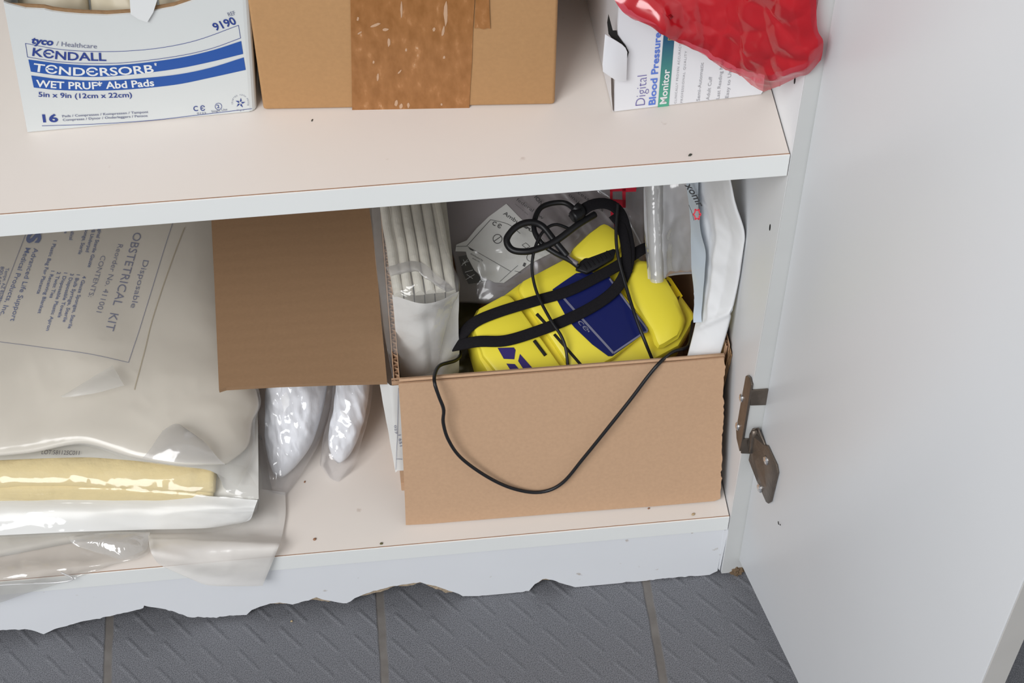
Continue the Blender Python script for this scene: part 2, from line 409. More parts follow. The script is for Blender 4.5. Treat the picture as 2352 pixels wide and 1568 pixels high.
# ================================================================== storage cabinet
cab = thing('storage_cabinet', (-.4, .18, ZF), 'white laminate storage cabinet with open right door, beige shelves and a gnawed plinth', 'cabinet')
V, Fc = boxvf(0, TH, 0, DEP, -.0755, 1.55)
sidep = mk('side_panel', V, Fc, [WHITE], cab, bevel=.0006)
box('side_panel', XL-TH, XL, 0, DEP, ZF+.0005, 1.55, WHITE, cab)
box('edge_band', .0003, TH-.0003, -.0006, .0002, -.0750, 1.549, PANEL, sidep, bevel=0, label='worn greyish front edge of the panel')
for (px, py) in ((1769, 522), (1826, 184)):
    c = atx(px, py, 0); poly = [c+Vector((-.0003, .0011*math.cos(a), .0026*math.sin(a))) for a in [2*math.pi*k/14 for k in range(14)]]
    prism('peg_hole', poly, (.0002, 0, 0), DARK, sidep)
box('back_panel', XL, 0, DEP, DEP+.004, ZF+.0005, 1.55, BACKM, cab)
for zt in (H, 0.0):
    s = box('shelf', XL+.0005, -.0007, .0004, DEP-.001, zt-TH, zt, BEIGE, cab)
    box('edge_band', XL+.0005, -.0007, -.0002, .0008, zt-TH-.0001, zt-.0002, BAND, s, bevel=0, label='white band glued along the front edge')
    box('glue_line', XL+.0005, -.0007, .0007, .0012, zt-.0003, zt+.00005, GLUE, s, bevel=0, label='thin brown glue line behind the edge band')
box('shelf', XL+.0005, -.0007, .0004, DEP-.001, .74, .756, BEIGE, cab)  # unseen upper shelf, added to shade the interior below
box('shelf', XL+.0005, -.0007, .0004, DEP-.001, 1.13, 1.146, BEIGE, cab)
box('top_panel', XL-TH, TH, 0, DEP, 1.55, 1.566, WHITE, cab)
# gnawed plinth: the torn lower edge of its white skin
PE = [(-40, 1447), (0, 1447), (57, 1444), (80, 1449), (100, 1455), (115, 1449), (134, 1442), (153, 1437), (191, 1426), (214, 1423), (237, 1418), (276, 1409), (300, 1404), (329, 1397), (331, 1391),
      (340, 1393), (367, 1397), (402, 1405), (420, 1412), (440, 1418), (462, 1416), (497, 1418), (520, 1414), (566, 1411), (578, 1401), (597, 1393), (628, 1384), (650, 1384), (672, 1388), (700, 1380), (727, 1372),
      (746, 1378), (796, 1386), (815, 1374), (842, 1361), (889, 1349), (934, 1340), (965, 1337), (1001, 1346), (1045, 1360), (1063, 1368), (1100, 1368), (1139, 1366), (1180, 1362), (1215, 1357),
      (1228, 1342), (1246, 1329), (1269, 1332), (1300, 1342), (1349, 1354), (1394, 1353), (1429, 1337), (1456, 1337), (1465, 1343), (1478, 1335), (1536, 1326), (1603, 1322), (1630, 1320), (1648, 1311)]
def plinth():
    pts = []
    for (a, b), (c, d) in zip(PE, PE[1:]):
        n = max(1, int((c-a)/7))
        for k in range(n):
            t = k/n; pts.append((a+(c-a)*t, b+(d-b)*t+2.2*noise.noise(Vector((a+(c-a)*t, 3, 1))*.13)))
    pts.append(PE[-1])
    bot = [aty(x, y, .001) for x, y in pts]; zt = -TH-.0003
    bot = [Vector((p.x, p.y, max(p.z, ZF+.0008))) for p in bot]
    bot[0] = Vector((bot[0].x, .001, bot[0].z)); x0, x1 = bot[0].x, bot[-1].x
    V, Fc = [], []
    n = len(bot)
    for p in bot: V += [p, Vector((p.x, .001, zt)), Vector((p.x, .0022, p.z)), Vector((p.x, .0022, zt))]
    for i in range(n-1):
        a, b = 4*i, 4*i+4
        Fc += [(a, b, b+1, a+1), (a+2, a+3, b+3, b+2), (a, a+2, b+2, b), (a+1, b+1, b+3, a+3)]
    Fc += [(0, 1, 3, 2), (4*n-4, 4*n-2, 4*n-1, 4*n-3)]
    # plain continuation to the left of the torn part
    v2, f2 = boxvf(XL, x0, .001, .0022, -.071, zt); V, Fc = join((V, Fc), (v2, f2))
    pl = mk('plinth', V, Fc, PLINTH, cab, label='white plinth board torn away along its lower edge')
    # chipboard core behind the skin, hanging lower in the bites
    V, Fc = [], []
    for i, (p, (px, py)) in enumerate(zip(bot, pts)):
        drop = 0
        for c, w, dd in ((870, 55, 11), (940, 40, 11), (1010, 40, 13), (640, 40, 7), (735, 34, 10), (300, 45, 4), (400, 30, 3), (1250, 24, 7), (1355, 12, 5)):
            drop = max(drop, dd*max(0, 1-((px-c)/w)**2))
        z = p.z - drop*.00062*(.75+.5*noise.noise(Vector((px*.2, 0, 0)))) + (.0022 if drop == 0 else 0)
        z = max(z, ZF+.0006); V += [Vector((p.x, .0024, z)), Vector((p.x, .0024, zt)), Vector((p.x, .0145, min(zt, z+.004+.002*noise.noise(Vector((px*.1, 5, 0)))))), Vector((p.x, .0145, zt))]
    for i in range(n-1):
        a, b = 4*i, 4*i+4
        Fc += [(a, b, b+1, a+1), (a+2, a+3, b+3, b+2), (a, a+2, b+2, b), (a+1, b+1, b+3, a+3)]
    Fc += [(0, 1, 3, 2), (4*n-4, 4*n-2, 4*n-1, 4*n-3)]
    mk('chipboard_core', V, Fc, CHIP, pl, label='crumbling brown chipboard showing in the bites')
plinth()
prism('corner_strip', [aty(*q_, .0008) for q_ in ((1662, 1219), (1672, 1219), (1653, 1310), (1650, 1306))], (0, .003, 0), PLINTH, cab, label='narrow white strip between plinth and side panel')
# broken bottom corner of the side panel
V, Fc = [], []
bm = bmesh.new(); bmesh.ops.create_icosphere(bm, subdivisions=4, radius=1)
for v in bm.verts:
    p = v.co.copy(); k = 1+.35*noise.noise(p*2.3)+.2*noise.noise(p*6); q = Vector((.0118, .0012, -.0735))+Vector((p.x*.0052*k, p.y*.0042*k, p.z*.0062*k)); v.co = (q.x, q.y, max(q.z, ZF+.0004))
V = [v.co.copy() for v in bm.verts]; Fc = [tuple(x.index for x in f.verts) for f in bm.faces]; bm.free()
mk('broken_corner', V, Fc, mat('damp_chipboard', s2l(112, 92, 70), .95, .4, 300, .6, 400), cab, label='swollen brown chipboard at the foot of the side panel')

# door
DB = Vector((.0113, -.0012, -.057)); DD = Vector((.2152, -.9766, 0)); DT = Vector((-.0055, 0, 1)).normalized(); DN = DT.cross(DD).normalized()
if DN.x > 0: DN = -DN
DOOR = Plane(DB, DN, DD)
def door():
    w, h = .2595, 1.60
    a = [DB, DB+DD*w, DB+DD*w+DT*h, DB+DT*h]
    d = prism('door', a, -DN*.016, WHITE, cab, bevel=.0008, label='white cabinet door standing open past a right angle')
    e = [DB+DD*(w+.0002)-DN*.0006, DB+DD*(w+.0002)-DN*.0154, DB+DD*(w+.0002)-DN*.0154+DT*h, DB+DD*(w+.0002)-DN*.0006+DT*h]
    prism('edge_band', e, DD*.0006, mat('door_edge_band', (.60, .585, .555), .5, .05, 30), d, label='greyer band on the free edge of the door')
    for (px, py, l) in ((1788, 1197, 7), (1757, 1085, 2), (1792, 1203, 3)):
        p = DOOR.at(px, py); q = DOOR.at(px+1, py+l)
        tube('scuff_mark', [p+DN*.0001, (p+q)/2+DN*.0002, q+DN*.0001], .00035, DARK, d, n=6, seg=5)
door()
def hinge():
    h = thing('hinge', (0, 0, .09), None, None); h.parent = cab; h.location = Vector((0, 0, .09))-cab.location
    ins = Plane((-.0004, 0, 0), (-1, 0, 0), (0, 1, 0))
    P = [(1717, 863), (1720, 861), (1726, 866), (1732, 893), (1731, 928), (1726, 928), (1716, 971), (1711, 1005), (1713, 1037), (1703, 1036), (1696, 1006), (1695, 986), (1707, 917)]
    V = [ins.at(*p) for p in P]
    V = [Vector((v.x, max(v.y, -.0022), v.z)) for v in V]
    a = prismvf(V, (-.0014, 0, 0))
    fr = Plane((0, -.0009, 0), (0, -1, 0))
    def arm(p0, p1, p2, p3):
        q = [fr.at(*p) for p in (p0, p1, p2, p3)]
        return prismvf(q, (0, -.0013, 0))
    b = arm((1724, 894), (1764, 891), (1759, 927), (1722, 928)); c = arm((1704, 1006), (1727, 1005), (1729, 1039), (1701, 1038))
    V, Fc = join(a, b, c); mk('bracket', V, Fc, METAL, h, bevel=.0004)
    Q = [(1743, 981), (1737, 983), (1730, 986), (1725, 995), (1721, 1024), (1726, 1039), (1723, 1055), (1743, 1103), (1764, 1151), (1769, 1155), (1775, 1151), (1791, 1085), (1788, 1067), (1767, 1022), (1761, 1020), (1745, 986)]
    V = [DOOR.at(*p)+DN*.0003 for p in Q]; V = [v if v.y < -.0036 else aty(*p, -.0036) for v, p in zip(V, Q)]; mk('leaf', *prismvf(V, DN*.0013), METAL, h, bevel=.0004)
    k0, k1 = aty(1733, 988, -.0042), aty(1726, 1036, -.0042)
    tube('knuckle', [k0, k1], .0019, METAL, h, n=4, seg=14)
    def screw(c, n, r=.0034):
        n = Vector(n).normalized(); t = n.orthogonal().normalized(); s = n.cross(t); V, Fc = [], []
        for k, (rr, hh) in enumerate(((r, 0), (r*.98, .0005), (r*.75, .0012), (r*.35, .0016))):
            for i in range(16):
                a_ = 2*math.pi*i/16; q = (.55 if (k == 3 and i % 4) else 1)
                V.append(Vector(c)+t*(rr*q*math.cos(a_))+s*(rr*q*math.sin(a_))+n*hh)
        for k in range(3):
            for i in range(16): Fc.append((k*16+i, k*16+(i+1) % 16, (k+1)*16+(i+1) % 16, (k+1)*16+i))
        Fc.append(tuple(48+i for i in range(16)))
        mk('screw', V, Fc, SCREW, h, smooth=False, label='bright zinc screw head')
    screw(ins.at(1709, 916)+Vector((-.0014, 0.001, 0)), (-1, 0, 0), .003); screw(ins.at(1700, 981)+Vector((-.0014, .001, 0)), (-1, 0, 0), .003)
    screw(DOOR.at(1765, 1055)+DN*.0016, DN); screw(DOOR.at(1750, 1119)+DN*.0016, DN)
hinge()

# ================================================================== upper shelf
# ---- white carton of dressing pads
CP = Plane((-.4173, .0616, H), (math.sin(math.radians(1.6)), -math.cos(math.radians(1.6)), 0))
def pad_carton():
    t = thing('pad_carton', (-.352, .14, H), 'white carton with blue stripes and a torn-open curved front, packed with pads', 'carton')
    TOP = [(8, 5), (20, 10), (60, 20), (102, 22), (122, 27), (153, 31), (190, 34), (247, 36), (306, 32), (350, 26), (400, 17), (445, 2), (490, -20), (530, -45), (553, -62)]
    BOT = [(578, 286), (560, 284), (500, 289), (440, 291), (365, 295), (330, 299), (268, 304), (263, 301), (200, 304), (150, 309), (122, 313), (100, 310), (65, 310)]
    poly = [CP.at(*p) for p in TOP]+[CP.at(*p) for p in BOT]
    poly = [Vector((p.x, p.y, max(p.z, H+.0006))) for p in poly]
    f = prism('front_panel', poly, -CP.n*.0012, CARD, t)
    kr = [CP.at(*p)-CP.n*.0013 for p in ((70, 311), (30, 110), (12, 12))]
    kb = [CP.at(px, py-6)-CP.n*.0013 for px, py in TOP[2:]]
    kk = [CP.at(px, py+4)-CP.n*.0013 for px, py in BOT]
    kk = [Vector((p.x, p.y, max(p.z, H+.0003))) for p in kk]
    prism('kraft_lining', [kr[0], kr[1], kr[2]]+kb+kk[:-1], -CP.n*.0008, KRAFTE, t, label='brown board lining showing at the torn edges')
    rb, rt = CP.at(578, 286), CP.at(553, -62); rb = Vector((rb.x, rb.y, H+.0008)); lb, lt = CP.at(65, 310), CP.at(8, 5); lb = Vector((lb.x, lb.y, H+.0008))
    bk = Vector((.004, .17, 0))
    # rounded front right corner then side
    def side(b, tp, bkv, rnd):
        rows = []
        for q in (b, tp):
            row = [q]
            if rnd:
                for a in (25, 50, 75, 90):
                    r_ = math.radians(a); row.append(q+Vector((.004*math.sin(r_), .004*(1-math.cos(r_)), 0)))
            row.append(row[-1]+bkv); rows.append(row)
        return gridvf(rows)
    mk('side_panel', *side(rb, rt, bk, True), CARD, t); mk('side_panel', *side(lb, lt, Vector((0, .17, 0)), False), CARD, t)
    mk('back_panel', [lb+Vector((0, .17, 0)), rb+bk+Vector((.004, 0, 0)), rt+bk+Vector((.004, 0, 0)), lt+Vector((0, .17, 0))], [(0, 1, 2, 3)], CARD, t)
    mk('base_panel', [lb+Vector((.001, .001, 0)), rb+Vector((0, .001, 0)), rb+bk, lb+Vector((.001, .169, 0))], [(0, 1, 2, 3)], CARD, t)
    k = 1/3.734
    s = lambda P: [(x*k, y*k) for x, y in P]
    b1 = strip(CP, s([(243, 508), (500, 541), (800, 560), (1100, 550), (1500, 500), (1800, 435), (2068, 350)]), s([(265, 612), (500, 645), (800, 658), (1100, 640), (1500, 590), (1800, 530), (2085, 460)]))
    b2 = strip(CP, s([(268, 645), (500, 675), (800, 690), (1100, 678), (1500, 640), (1800, 580), (2090, 490)]), s([(290, 748), (500, 770), (800, 775), (1100, 765), (1500, 725), (1800, 665), (2107, 597)]))
    mk('printed_band', *b1, BANDB, f); mk('printed_band', *b2, BANDB, f)
    ln = join(line(CP, s([(218, 370), (500, 420), (800, 440), (1100, 435), (1400, 405), (1700, 340), (2045, 215)]), 1.1),
              line(CP, s([(235, 487), (500, 527), (800, 542), (1100, 533), (1500, 483), (1800, 418), (2062, 325)]), 1.1),
              line(CP, s([(218, 368), (236, 488)]), 1.1), line(CP, s([(2045, 214), (2063, 326)]), 1.1),
              line(CP, s([(360, 1077), (800, 1063), (1300, 1030), (1750, 978), (2160, 930)]), 1.1))
    ink = [ln, text(CP, 'tyco', s([(268, 368), (455, 388)]), 12, .035, shear=.15, cap=.55),
           text(CP, 'K\u0404NDALL', s([(275, 474), (560, 510), (912, 519)]), 19, .018),
           text(CP, '5in x 9in (12cm x 22cm)', s([(330, 826), (700, 839), (1132, 830)]), 11.5, .012),
           text(CP, '16', s([(370, 1044), (500, 1041)]), 18, .03), text(CP, 'C \u0404', s([(1660, 950), (1758, 946)]), 12, .01),
           text(CP, '9190', s([(1848, 262), (2032, 200)]), 19, .02),
           ring(CP, (1873*k, 910*k), 8, 1), text(CP, '2', s([(1862, 925), (1884, 922)]), 8, .01)]
    c = Vector((2060*k, 880*k)); st = []
    for i in range(5):
        a = -math.pi/2+i*2*math.pi/5+.1
        st.append(poly2(CP, [(c.x+2*math.cos(a+q), c.y+2*math.sin(a+q)) if False else (c.x+r_*math.cos(a+q), c.y+r_*math.sin(a+q)) for r_, q in ((2.5, -.6), (12, 0), (5.5, .55))], .0003))
    ink += st
    mk('lettering', *join(*ink), INK, f)
    ring_txt = []
    for i, ch in enumerate('CRAFTED WITH PRIDE'):
        if ch == ' ': continue
        a = math.pi*1.0+i*math.pi*1.12/17-.1; d = Vector((-math.sin(a), math.cos(a))); q = c+Vector((math.cos(a), math.sin(a)))*17
        w_ = .5 if ch == 'I' else 1.25; ring_txt.append(text(CP, ch, [tuple(q-d*w_), tuple(q+d*w_)], 3.4))
    for i, ch in enumerate('U.S.A'):
        if ch == '.': continue
        q = c+Vector((-6+3.4*i, 19.5-abs(i-2)*.8)); ring_txt.append(text(CP, ch, [(q.x-1.4, q.y), (q.x+1.4, q.y-.4)], 3.6))
    mk('lettering', *text(CP, '/ Healthcare', s([(482, 388), (650, 403), (830, 413)]), 11), INKG, f); mk('lettering', *text(CP, 'REF', s([(1962, 139), (2022, 122)]), 10), INKG, f)
    mk('lettering', *join(text(CP, 'Pads / Compresses / Kompressen / Tamponi', s([(535, 1003), (1268, 966)]), 5.4, .012), text(CP, 'Compresas / Dynor / Onderleggers / Pensos', s([(540, 1035), (1265, 998)]), 5.4, .012)), INKG, f)
    grey = ring_txt+[text(CP, '0123', s([(1690, 978), (1765, 973)]), 4.5), text(CP, 'Single Use', s([(1815, 962), (1950, 942)]), 5)]
    mk('lettering', *join(*grey), INKG, f)
    mk('lettering', *join(text(CP, 'T\u0404ND\u0404RSORB', s([(283, 606), (540, 637), (800, 647), (1080, 637), (1322, 618)]), 19, .018), text(CP, '*', s([(1332, 580), (1354, 577)]), 12, .02),
        text(CP, 'WET PRUF* Abd Pads', s([(308, 740), (560, 757), (800, 760), (1080, 750), (1325, 733)]), 16.5, .022)), INKW, f)
pad_carton()
PADM = mat('cream_pad_wrapper', s2l(196, 186, 162), .5, .12, 40, .2, 60)
def pads():
    for i, (xa, xb, y0, z0, lab) in enumerate(((-.409, -.372, .075, .372, 'cream wrapped pad at the left in the torn white carton'), (-.371, -.336, .073, .370, 'cream wrapped pad in the middle of the torn white carton'),
                                         (-.335, -.300, .075, .372, 'cream wrapped pad with a white paper tail at the right in the carton'))):
        g = [[Vector((xa+(xb-xa)*u, y0+.012*v, z0+.064*(1-v)-.002*math.sin(6*u))) for u in [k/20 for k in range(21)]] for v in [k/20 for k in range(21)]]
        g = coons([(xa, y0+.05, z0+.062), (xb, y0+.05, z0+.066)], [(xa, y0, z0+.03), ((xa+xb)/2, y0-.004, z0+.033), (xb, y0, z0+.03)], [(xa, y0+.05, z0+.062), (xa, y0+.012, z0+.060), (xa, y0, z0+.03)], [(xb, y0+.05, z0+.066), (xb, y0+.014, z0+.062), (xb, y0, z0+.03)], 34, 34)
        t = thing('wound_pad', ((xa+xb)/2, y0+.03, z0), lab, 'dressing', 'wrapped pads in the white carton')
        pillow('wrapper', g, lambda u, v, p: .004*rim(u, v, .3)+.006*ridg(p, 32, i+2)*rim(u, v, .4), lambda u, v, p: .012*rim(u, v, .4), PADM, t)
        if i == 2:
            P = [(297, -20), (300, 28), (318, 40), (338, 47), (352, 24), (366, -20)]
            prism('paper_tail', [CP.at(*p)+CP.n*.0012 for p in P], CP.n*.0003, mat('white_paper', (.78, .80, .80), .6), t, label='white paper corner hanging over the carton front')
pads()

# ---- brown carton with tape
def brown_carton():
    a = Vector((-.2872, .0652, H)); b = Vector((-.1243, .052, H)); d = (b-a).normalized(); n = Vector((d.y, -d.x, 0))
    t = thing('cardboard_carton', ((a.x+b.x)/2, .13, H), 'closed brown cardboard carton with wide brown tape down its front', 'carton')
    pl = Plane(a, n, d); dep = -n*.19
    base = [a+Vector((0, 0, .0006)), b+Vector((0, 0, .0006)), b+dep+Vector((0, 0, .0006)), a+dep+Vector((0, 0, .0006))]
    mk('body', *prismvf(base, (0.0012, 0, .15)), KRAFT, t, bevel=.0018, bseg=3)
    tm, nt, N, L = nmat('packing_tape'); bs = N['Principled BSDF']; bs.inputs['Roughness'].default_value = .32
    tc = N.new('ShaderNodeTexCoord'); mp = N.new('ShaderNodeMapping'); mp.inputs['Scale'].default_value = (1, 1, .45); L.new(tc.outputs['Object'], mp.inputs[0])
    n1 = N.new('ShaderNodeTexNoise'); n1.inputs['Scale'].default_value = 230; n1.inputs['Detail'].default_value = 4; L.new(mp.outputs[0], n1.inputs['Vector'])
    cr = N.new('ShaderNodeValToRGB'); e = cr.color_ramp.elements; e[0].position = .35; e[0].color = rgba(s2l(148, 98, 50)); e[1].position = .62; e[1].color = rgba(s2l(164, 112, 64))
    x = cr.color_ramp.elements.new(.70); x.color = rgba(s2l(180, 128, 82)); x = cr.color_ramp.elements.new(.74); x.color = rgba(s2l(206, 170, 136)); L.new(n1.outputs[0], cr.inputs[0]); L.new(cr.outputs[0], bs.inputs['Base Color'])
    P = [(804, -100), (805, 0), (806, 60), (807, 120), (808, 180), (809, 252), (1078, 247), (1080, 200), (1084, 140), (1086, 70), (1090, 0), (1096, -100)]
    prism('packing_tape', [pl.at(*p)+n*.0003 for p in P], n*.0002, tm, t, label='wide strip of scuffed brown tape')
    P = [(1090, 63), (1100, 62), (1110, 65), (1120, 62), (1126, 64), (1124, 20), (1122, -60), (1094, -60)]
    prism('packing_tape', [pl.at(*p)+n*.0006 for p in P], n*.0002, tm, t, label='short torn tape end beside the wide strip')
    air = mat('tape_air_streak', s2l(196, 160, 130), .4, .1, 100)
    fl = []
    rr = random.Random(3)
    for (px, py, w, l, a_) in ((1024, 30, 9, 60, 0), (1018, 70, 6, 26, .2), (862, 56, 6, 26, 1.2), (893, 95, 7, 22, 0), (885, 66, 7, 16, 1.5), (922, 20, 5, 40, 0), (910, 235, 8, 16, .2), (921, 242, 8, 14, .3), (938, 240, 6, 14, 0), (868, 175, 5, 18, .1), (918, 163, 4, 12, .7), (997, 66, 7, 10, .3), (1020, 130, 6, 8, .2), (933, 113, 5, 8, 0), (858, 141, 5, 7, 0), (822, 42, 6, 10, .1), (1014, 238, 5, 6, 0), (826, 74, 4, 12, 1)):
        Q = []
        for k in range(10):
            q = 2*math.pi*k/10; x_, y_ = w/2*math.cos(q)*rr.uniform(.7, 1.15), l/2*math.sin(q)*rr.uniform(.8, 1.1); Q.append((px+x_*math.cos(a_)-y_*math.sin(a_), py+x_*math.sin(a_)+y_*math.cos(a_)))
        fl.append(([pl.at(*q)+n*.00062 for q in Q], [tuple(range(10))]))
    mk('tape_air_bubble', *join(*fl), air, t, label='pale air streaks under the brown tape', kind='stuff')
brown_carton()

# ---- blood pressure monitor box
BA, BB = Vector((-.0925, .0433, H)), Vector((-.0072, .0484, H)); BD = (BB-BA).normalized(); BN = Vector((BD.y, -BD.x, 0)); BP = Plane(BA, BN, BD)
def monitor_box():
    t = thing('monitor_box', (-.05, .12, H), 'white printed carton with a teal stripe, standing under the red bag', 'carton')
    bot = [(1408, 257), (1430, 258), (1475, 253), (1510, 255), (1600, 248), (1690, 236), (1747, 222)]
    B = [BP.at(*p) for p in bot]; B = [Vector((p.x, p.y, max(H+.0006, p.z))) for p in B]
    tl, tr = BP.at(1400, -30), BP.at(1790, -30)
    h = .10; lt = B[0]+Vector((0, 0, h)); rt = B[-1]+Vector((0, 0, h))
    f = prism('front_panel', B+[B[-1]+Vector((.0008, 0, .002)), rt, lt], -BN*.0007, BOXW, t)
    dp = -BN*.15; l0 = B[0]-BN*.0016
    l0 = Vector((l0.x, l0.y, H+.0006))
    dL = Vector((-.004, .15, 0))
    mk('end_panel', *prismvf([l0, l0+dL, l0+dL+Vector((0, 0, h)), l0+Vector((0, 0, h))], (.0007, 0, 0)), BOXW, t)
    r0 = B[-1]-BN*.0008; r0 = Vector((r0.x, r0.y, H+.0006))
    mk('carton_body', *prismvf([l0+Vector((.001, .0002, 0)), r0+Vector((-.0003, 0, 0)), r0+dp, l0+dL+Vector((.001, 0, 0))], (0, 0, h)), BOXW, t)
    TB = [(1387, 69), (1397, 75), (1412, 84), (1426, 93), (1434, 101), (1438, 110), (1436, 176), (1432, 178), (1411, 175), (1382, 155), (1381, 138)]
    tb = prism('tuck_tab', [BP.at(*p)+BN*.0035 for p in TB], -BN*.0006, BOXW, t, bevel=.0002, label='white tuck tab bent out over the front')
    P = [(1396, 76), (1412, 34), (1411, 68), (1416, 75), (1424, 90)]
    mk('open_slot', *poly2(BP, [(1397, 76), (1394, 50), (1397, 30), (1407, 68), (1416, 68), (1418, 78), (1428, 92), (1436, 102), (1444, 118), (1440, 132), (1430, 120)], .0006), DARK, t)
    mk('board_edge', *poly2(BP, [(1403, 178), (1409, 177), (1410, 215), (1410, 256), (1407, 250), (1404, 215)], .0004), mat('grey_board_edge', s2l(96, 86, 80), .8), t, label='dark raw edge of the board at the corner')
    sm, nt, N, L = nmat('teal_gradient_print'); bs = N['Principled BSDF']; bs.inputs['Roughness'].default_value = .35
    tc = N.new('ShaderNodeTexCoord'); sx = N.new('ShaderNodeSeparateXYZ'); L.new(tc.outputs['Object'], sx.inputs[0])
    mr = N.new('ShaderNodeMapRange'); mr.inputs[1].default_value = .004; mr.inputs[2].default_value = .05; L.new(sx.outputs[2], mr.inputs[0])
    cr = N.new('ShaderNodeValToRGB'); e = cr.color_ramp.elements; e[0].color = rgba(s2l(84, 172, 142)); e[1].color = rgba(s2l(30, 84, 120)); L.new(mr.outputs[0], cr.inputs[0]); L.new(cr.outputs[0], bs.inputs['Base Color'])
    mk('printed_band', *strip(BP, [(1510, 255), (1524, 79), (1529, 20)], [(1535, 253), (1549, 85), (1554, 20)]), sm, f)
    g_ = lambda x, y: (1250+x*.2976, y*.2976)
    mk('lettering', *text(BP, 'Digital', [g_(776, 806), g_(792, 575)], 23.5, -.018), INKV, f)
    mk('lettering', *text(BP, 'Blood Pressure', [g_(855, 804), g_(878, 530), g_(900, 245)], 16, .022), INKL, f)
    mk('lettering', *text(BP, 'Monitor', [g_(941, 796), g_(969, 528)], 16, .024, off=.0004), INKW, f)
    gr = [text(BP, 'CLINICALLY PROVEN ACCURACY', [g_(1018, 795), g_(1057, 335)], 5.2, space=1.2), text(BP, 'PROFESSIONAL QUALITY', [g_(1066, 790), g_(1101, 390)], 5.2, space=1.2),
          text(BP, 'Semi-Automatic', [g_(1198, 775), g_(1230, 480)], 8), text(BP, 'Adult Cuff', [g_(1272, 768), g_(1296, 588)], 8), text(BP, 'Last Reading Memory', [g_(1350, 760), g_(1395, 385)], 8), text(BP, 'Easy to Use', [g_(1420, 752), g_(1448, 520)], 8)]
    mk('lettering', *join(*gr), INKP, f)
    mk('printed_badge', *poly2(BP, [(1535, 92), (1537, 78), (1575, 74), (1573, 92)], .0003), mat('dark_green_print', s2l(66, 84, 60), .4), f)
    mk('badge_border', *join(line(BP, [(1534, 91), (1566, 89)], 1.4, .0004), line(BP, [(1534, 91), (1537, 78)], 1.4, .0004)), mat('gold_line', s2l(190, 170, 110), .4), f)
monitor_box()

# ---- red bag
def red_bag():
    t = thing('red_plastic_bag', (-.03, .02, .40), 'crumpled red plastic bag draped over the white monitor carton', 'bag')
    def Y(px, py, y): return aty(px, py, y)
    Tt = [Y(1385, -90, .050), Y(1500, -110, .050), Y(1650, -120, .040), Y(1780, -110, .015), Y(1885, -90, -.004)]
    Lf = [Tt[0], Y(1402, -20, .036), Y(1425, 20, .030), Y(1460, 46, .030)]
    Bt = [Lf[-1], Y(1490, 52, .029), Y(1520, 62, .029), Y(1560, 90, .029), Y(1620, 128, .028), Y(1665, 158, .026), Y(1700, 172, .024), Y(1722, 190, .022), Y(1752, 208, .018)]
    Bt2 = Bt + [Y(1770, 204, .012), Y(1800, 192, .006), Y(1835, 175, -.001), Y(1858, 168, -.004), Y(1886, 136, -.008)]
    Rt = [Tt[-1], Y(1877, -20, -.006), Y(1876, 40, -.008), Y(1880, 72, -.009), Y(1891, 92, -.010), Y(1890, 118, -.009), Bt2[-1]]
    g = coons(Tt, Bt2, Lf, Rt, 120, 90)
    def h(u, v, p):
        e = min(1, (1-v)*7)*min(1, u*8+.1)*min(1, (1-u)*12)
        return e*(.0035*rim(u, v*.9+.05, .3) + .0035*ridg(p, 14, 4, 1) + .0062*min(.7, facet((p.x, p.y, p.z), 24, 3)) + .0034*min(.7, facet(p, 48, 6)) + .0016*ridg((p.x+p.z, p.y, p.z-p.x), 40, 2, 2)) + (1-e)*.0006*ridg(p, 60, 3)
    film_r = film('red_film', (.92, .22, .28), .50, (.66, .014, .030), .20, 1.25, .04, 60)
    gg = displace(g, h)
    # saw-tooth cut along the lower left hem
    nu = 120
    for i in range(nu):
        if i % 7 == 3 and i < 88: gg[-1][i] = gg[-1][i] + (gg[-1][i]-gg[-3][i])*.55
    sheet('bag_film', gg, film_r, t)
    ins = [[gg[j][i] for i in range(3, 117)] for j in range(0, 74)]
    def h2(u, v, p):
        return -.0022
    ins2 = displace(ins, h2)
    sheet('inner_layer', ins2, mat('red_plastic_layers', (.60, .012, .024), .28, .12, 30, .1, 120, coat=.3), t, label='darker doubled layers of red film')
    # bulk of the bag lying over the carton
    bm = bmesh.new(); bmesh.ops.create_icosphere(bm, subdivisions=5, radius=1)
    for v in bm.verts:
        p = v.co.copy(); k = 1+.22*ridg(p, 1.7, 3)+.06*ridg(p, 5, 5); v.co = Vector((-.045, .085, .4965))+Vector((p.x*.058*k, p.y*.05*k, p.z*.030*k)); v.co.z = max(v.co.z, H+.1015)
    V = [v.co.copy() for v in bm.verts]; Fc = [tuple(x.index for x in f.verts) for f in bm.faces]; bm.free()
    mk('bag_bulk', V, Fc, bpy.data.materials['red_plastic_layers'], t, smooth=True)
red_bag()

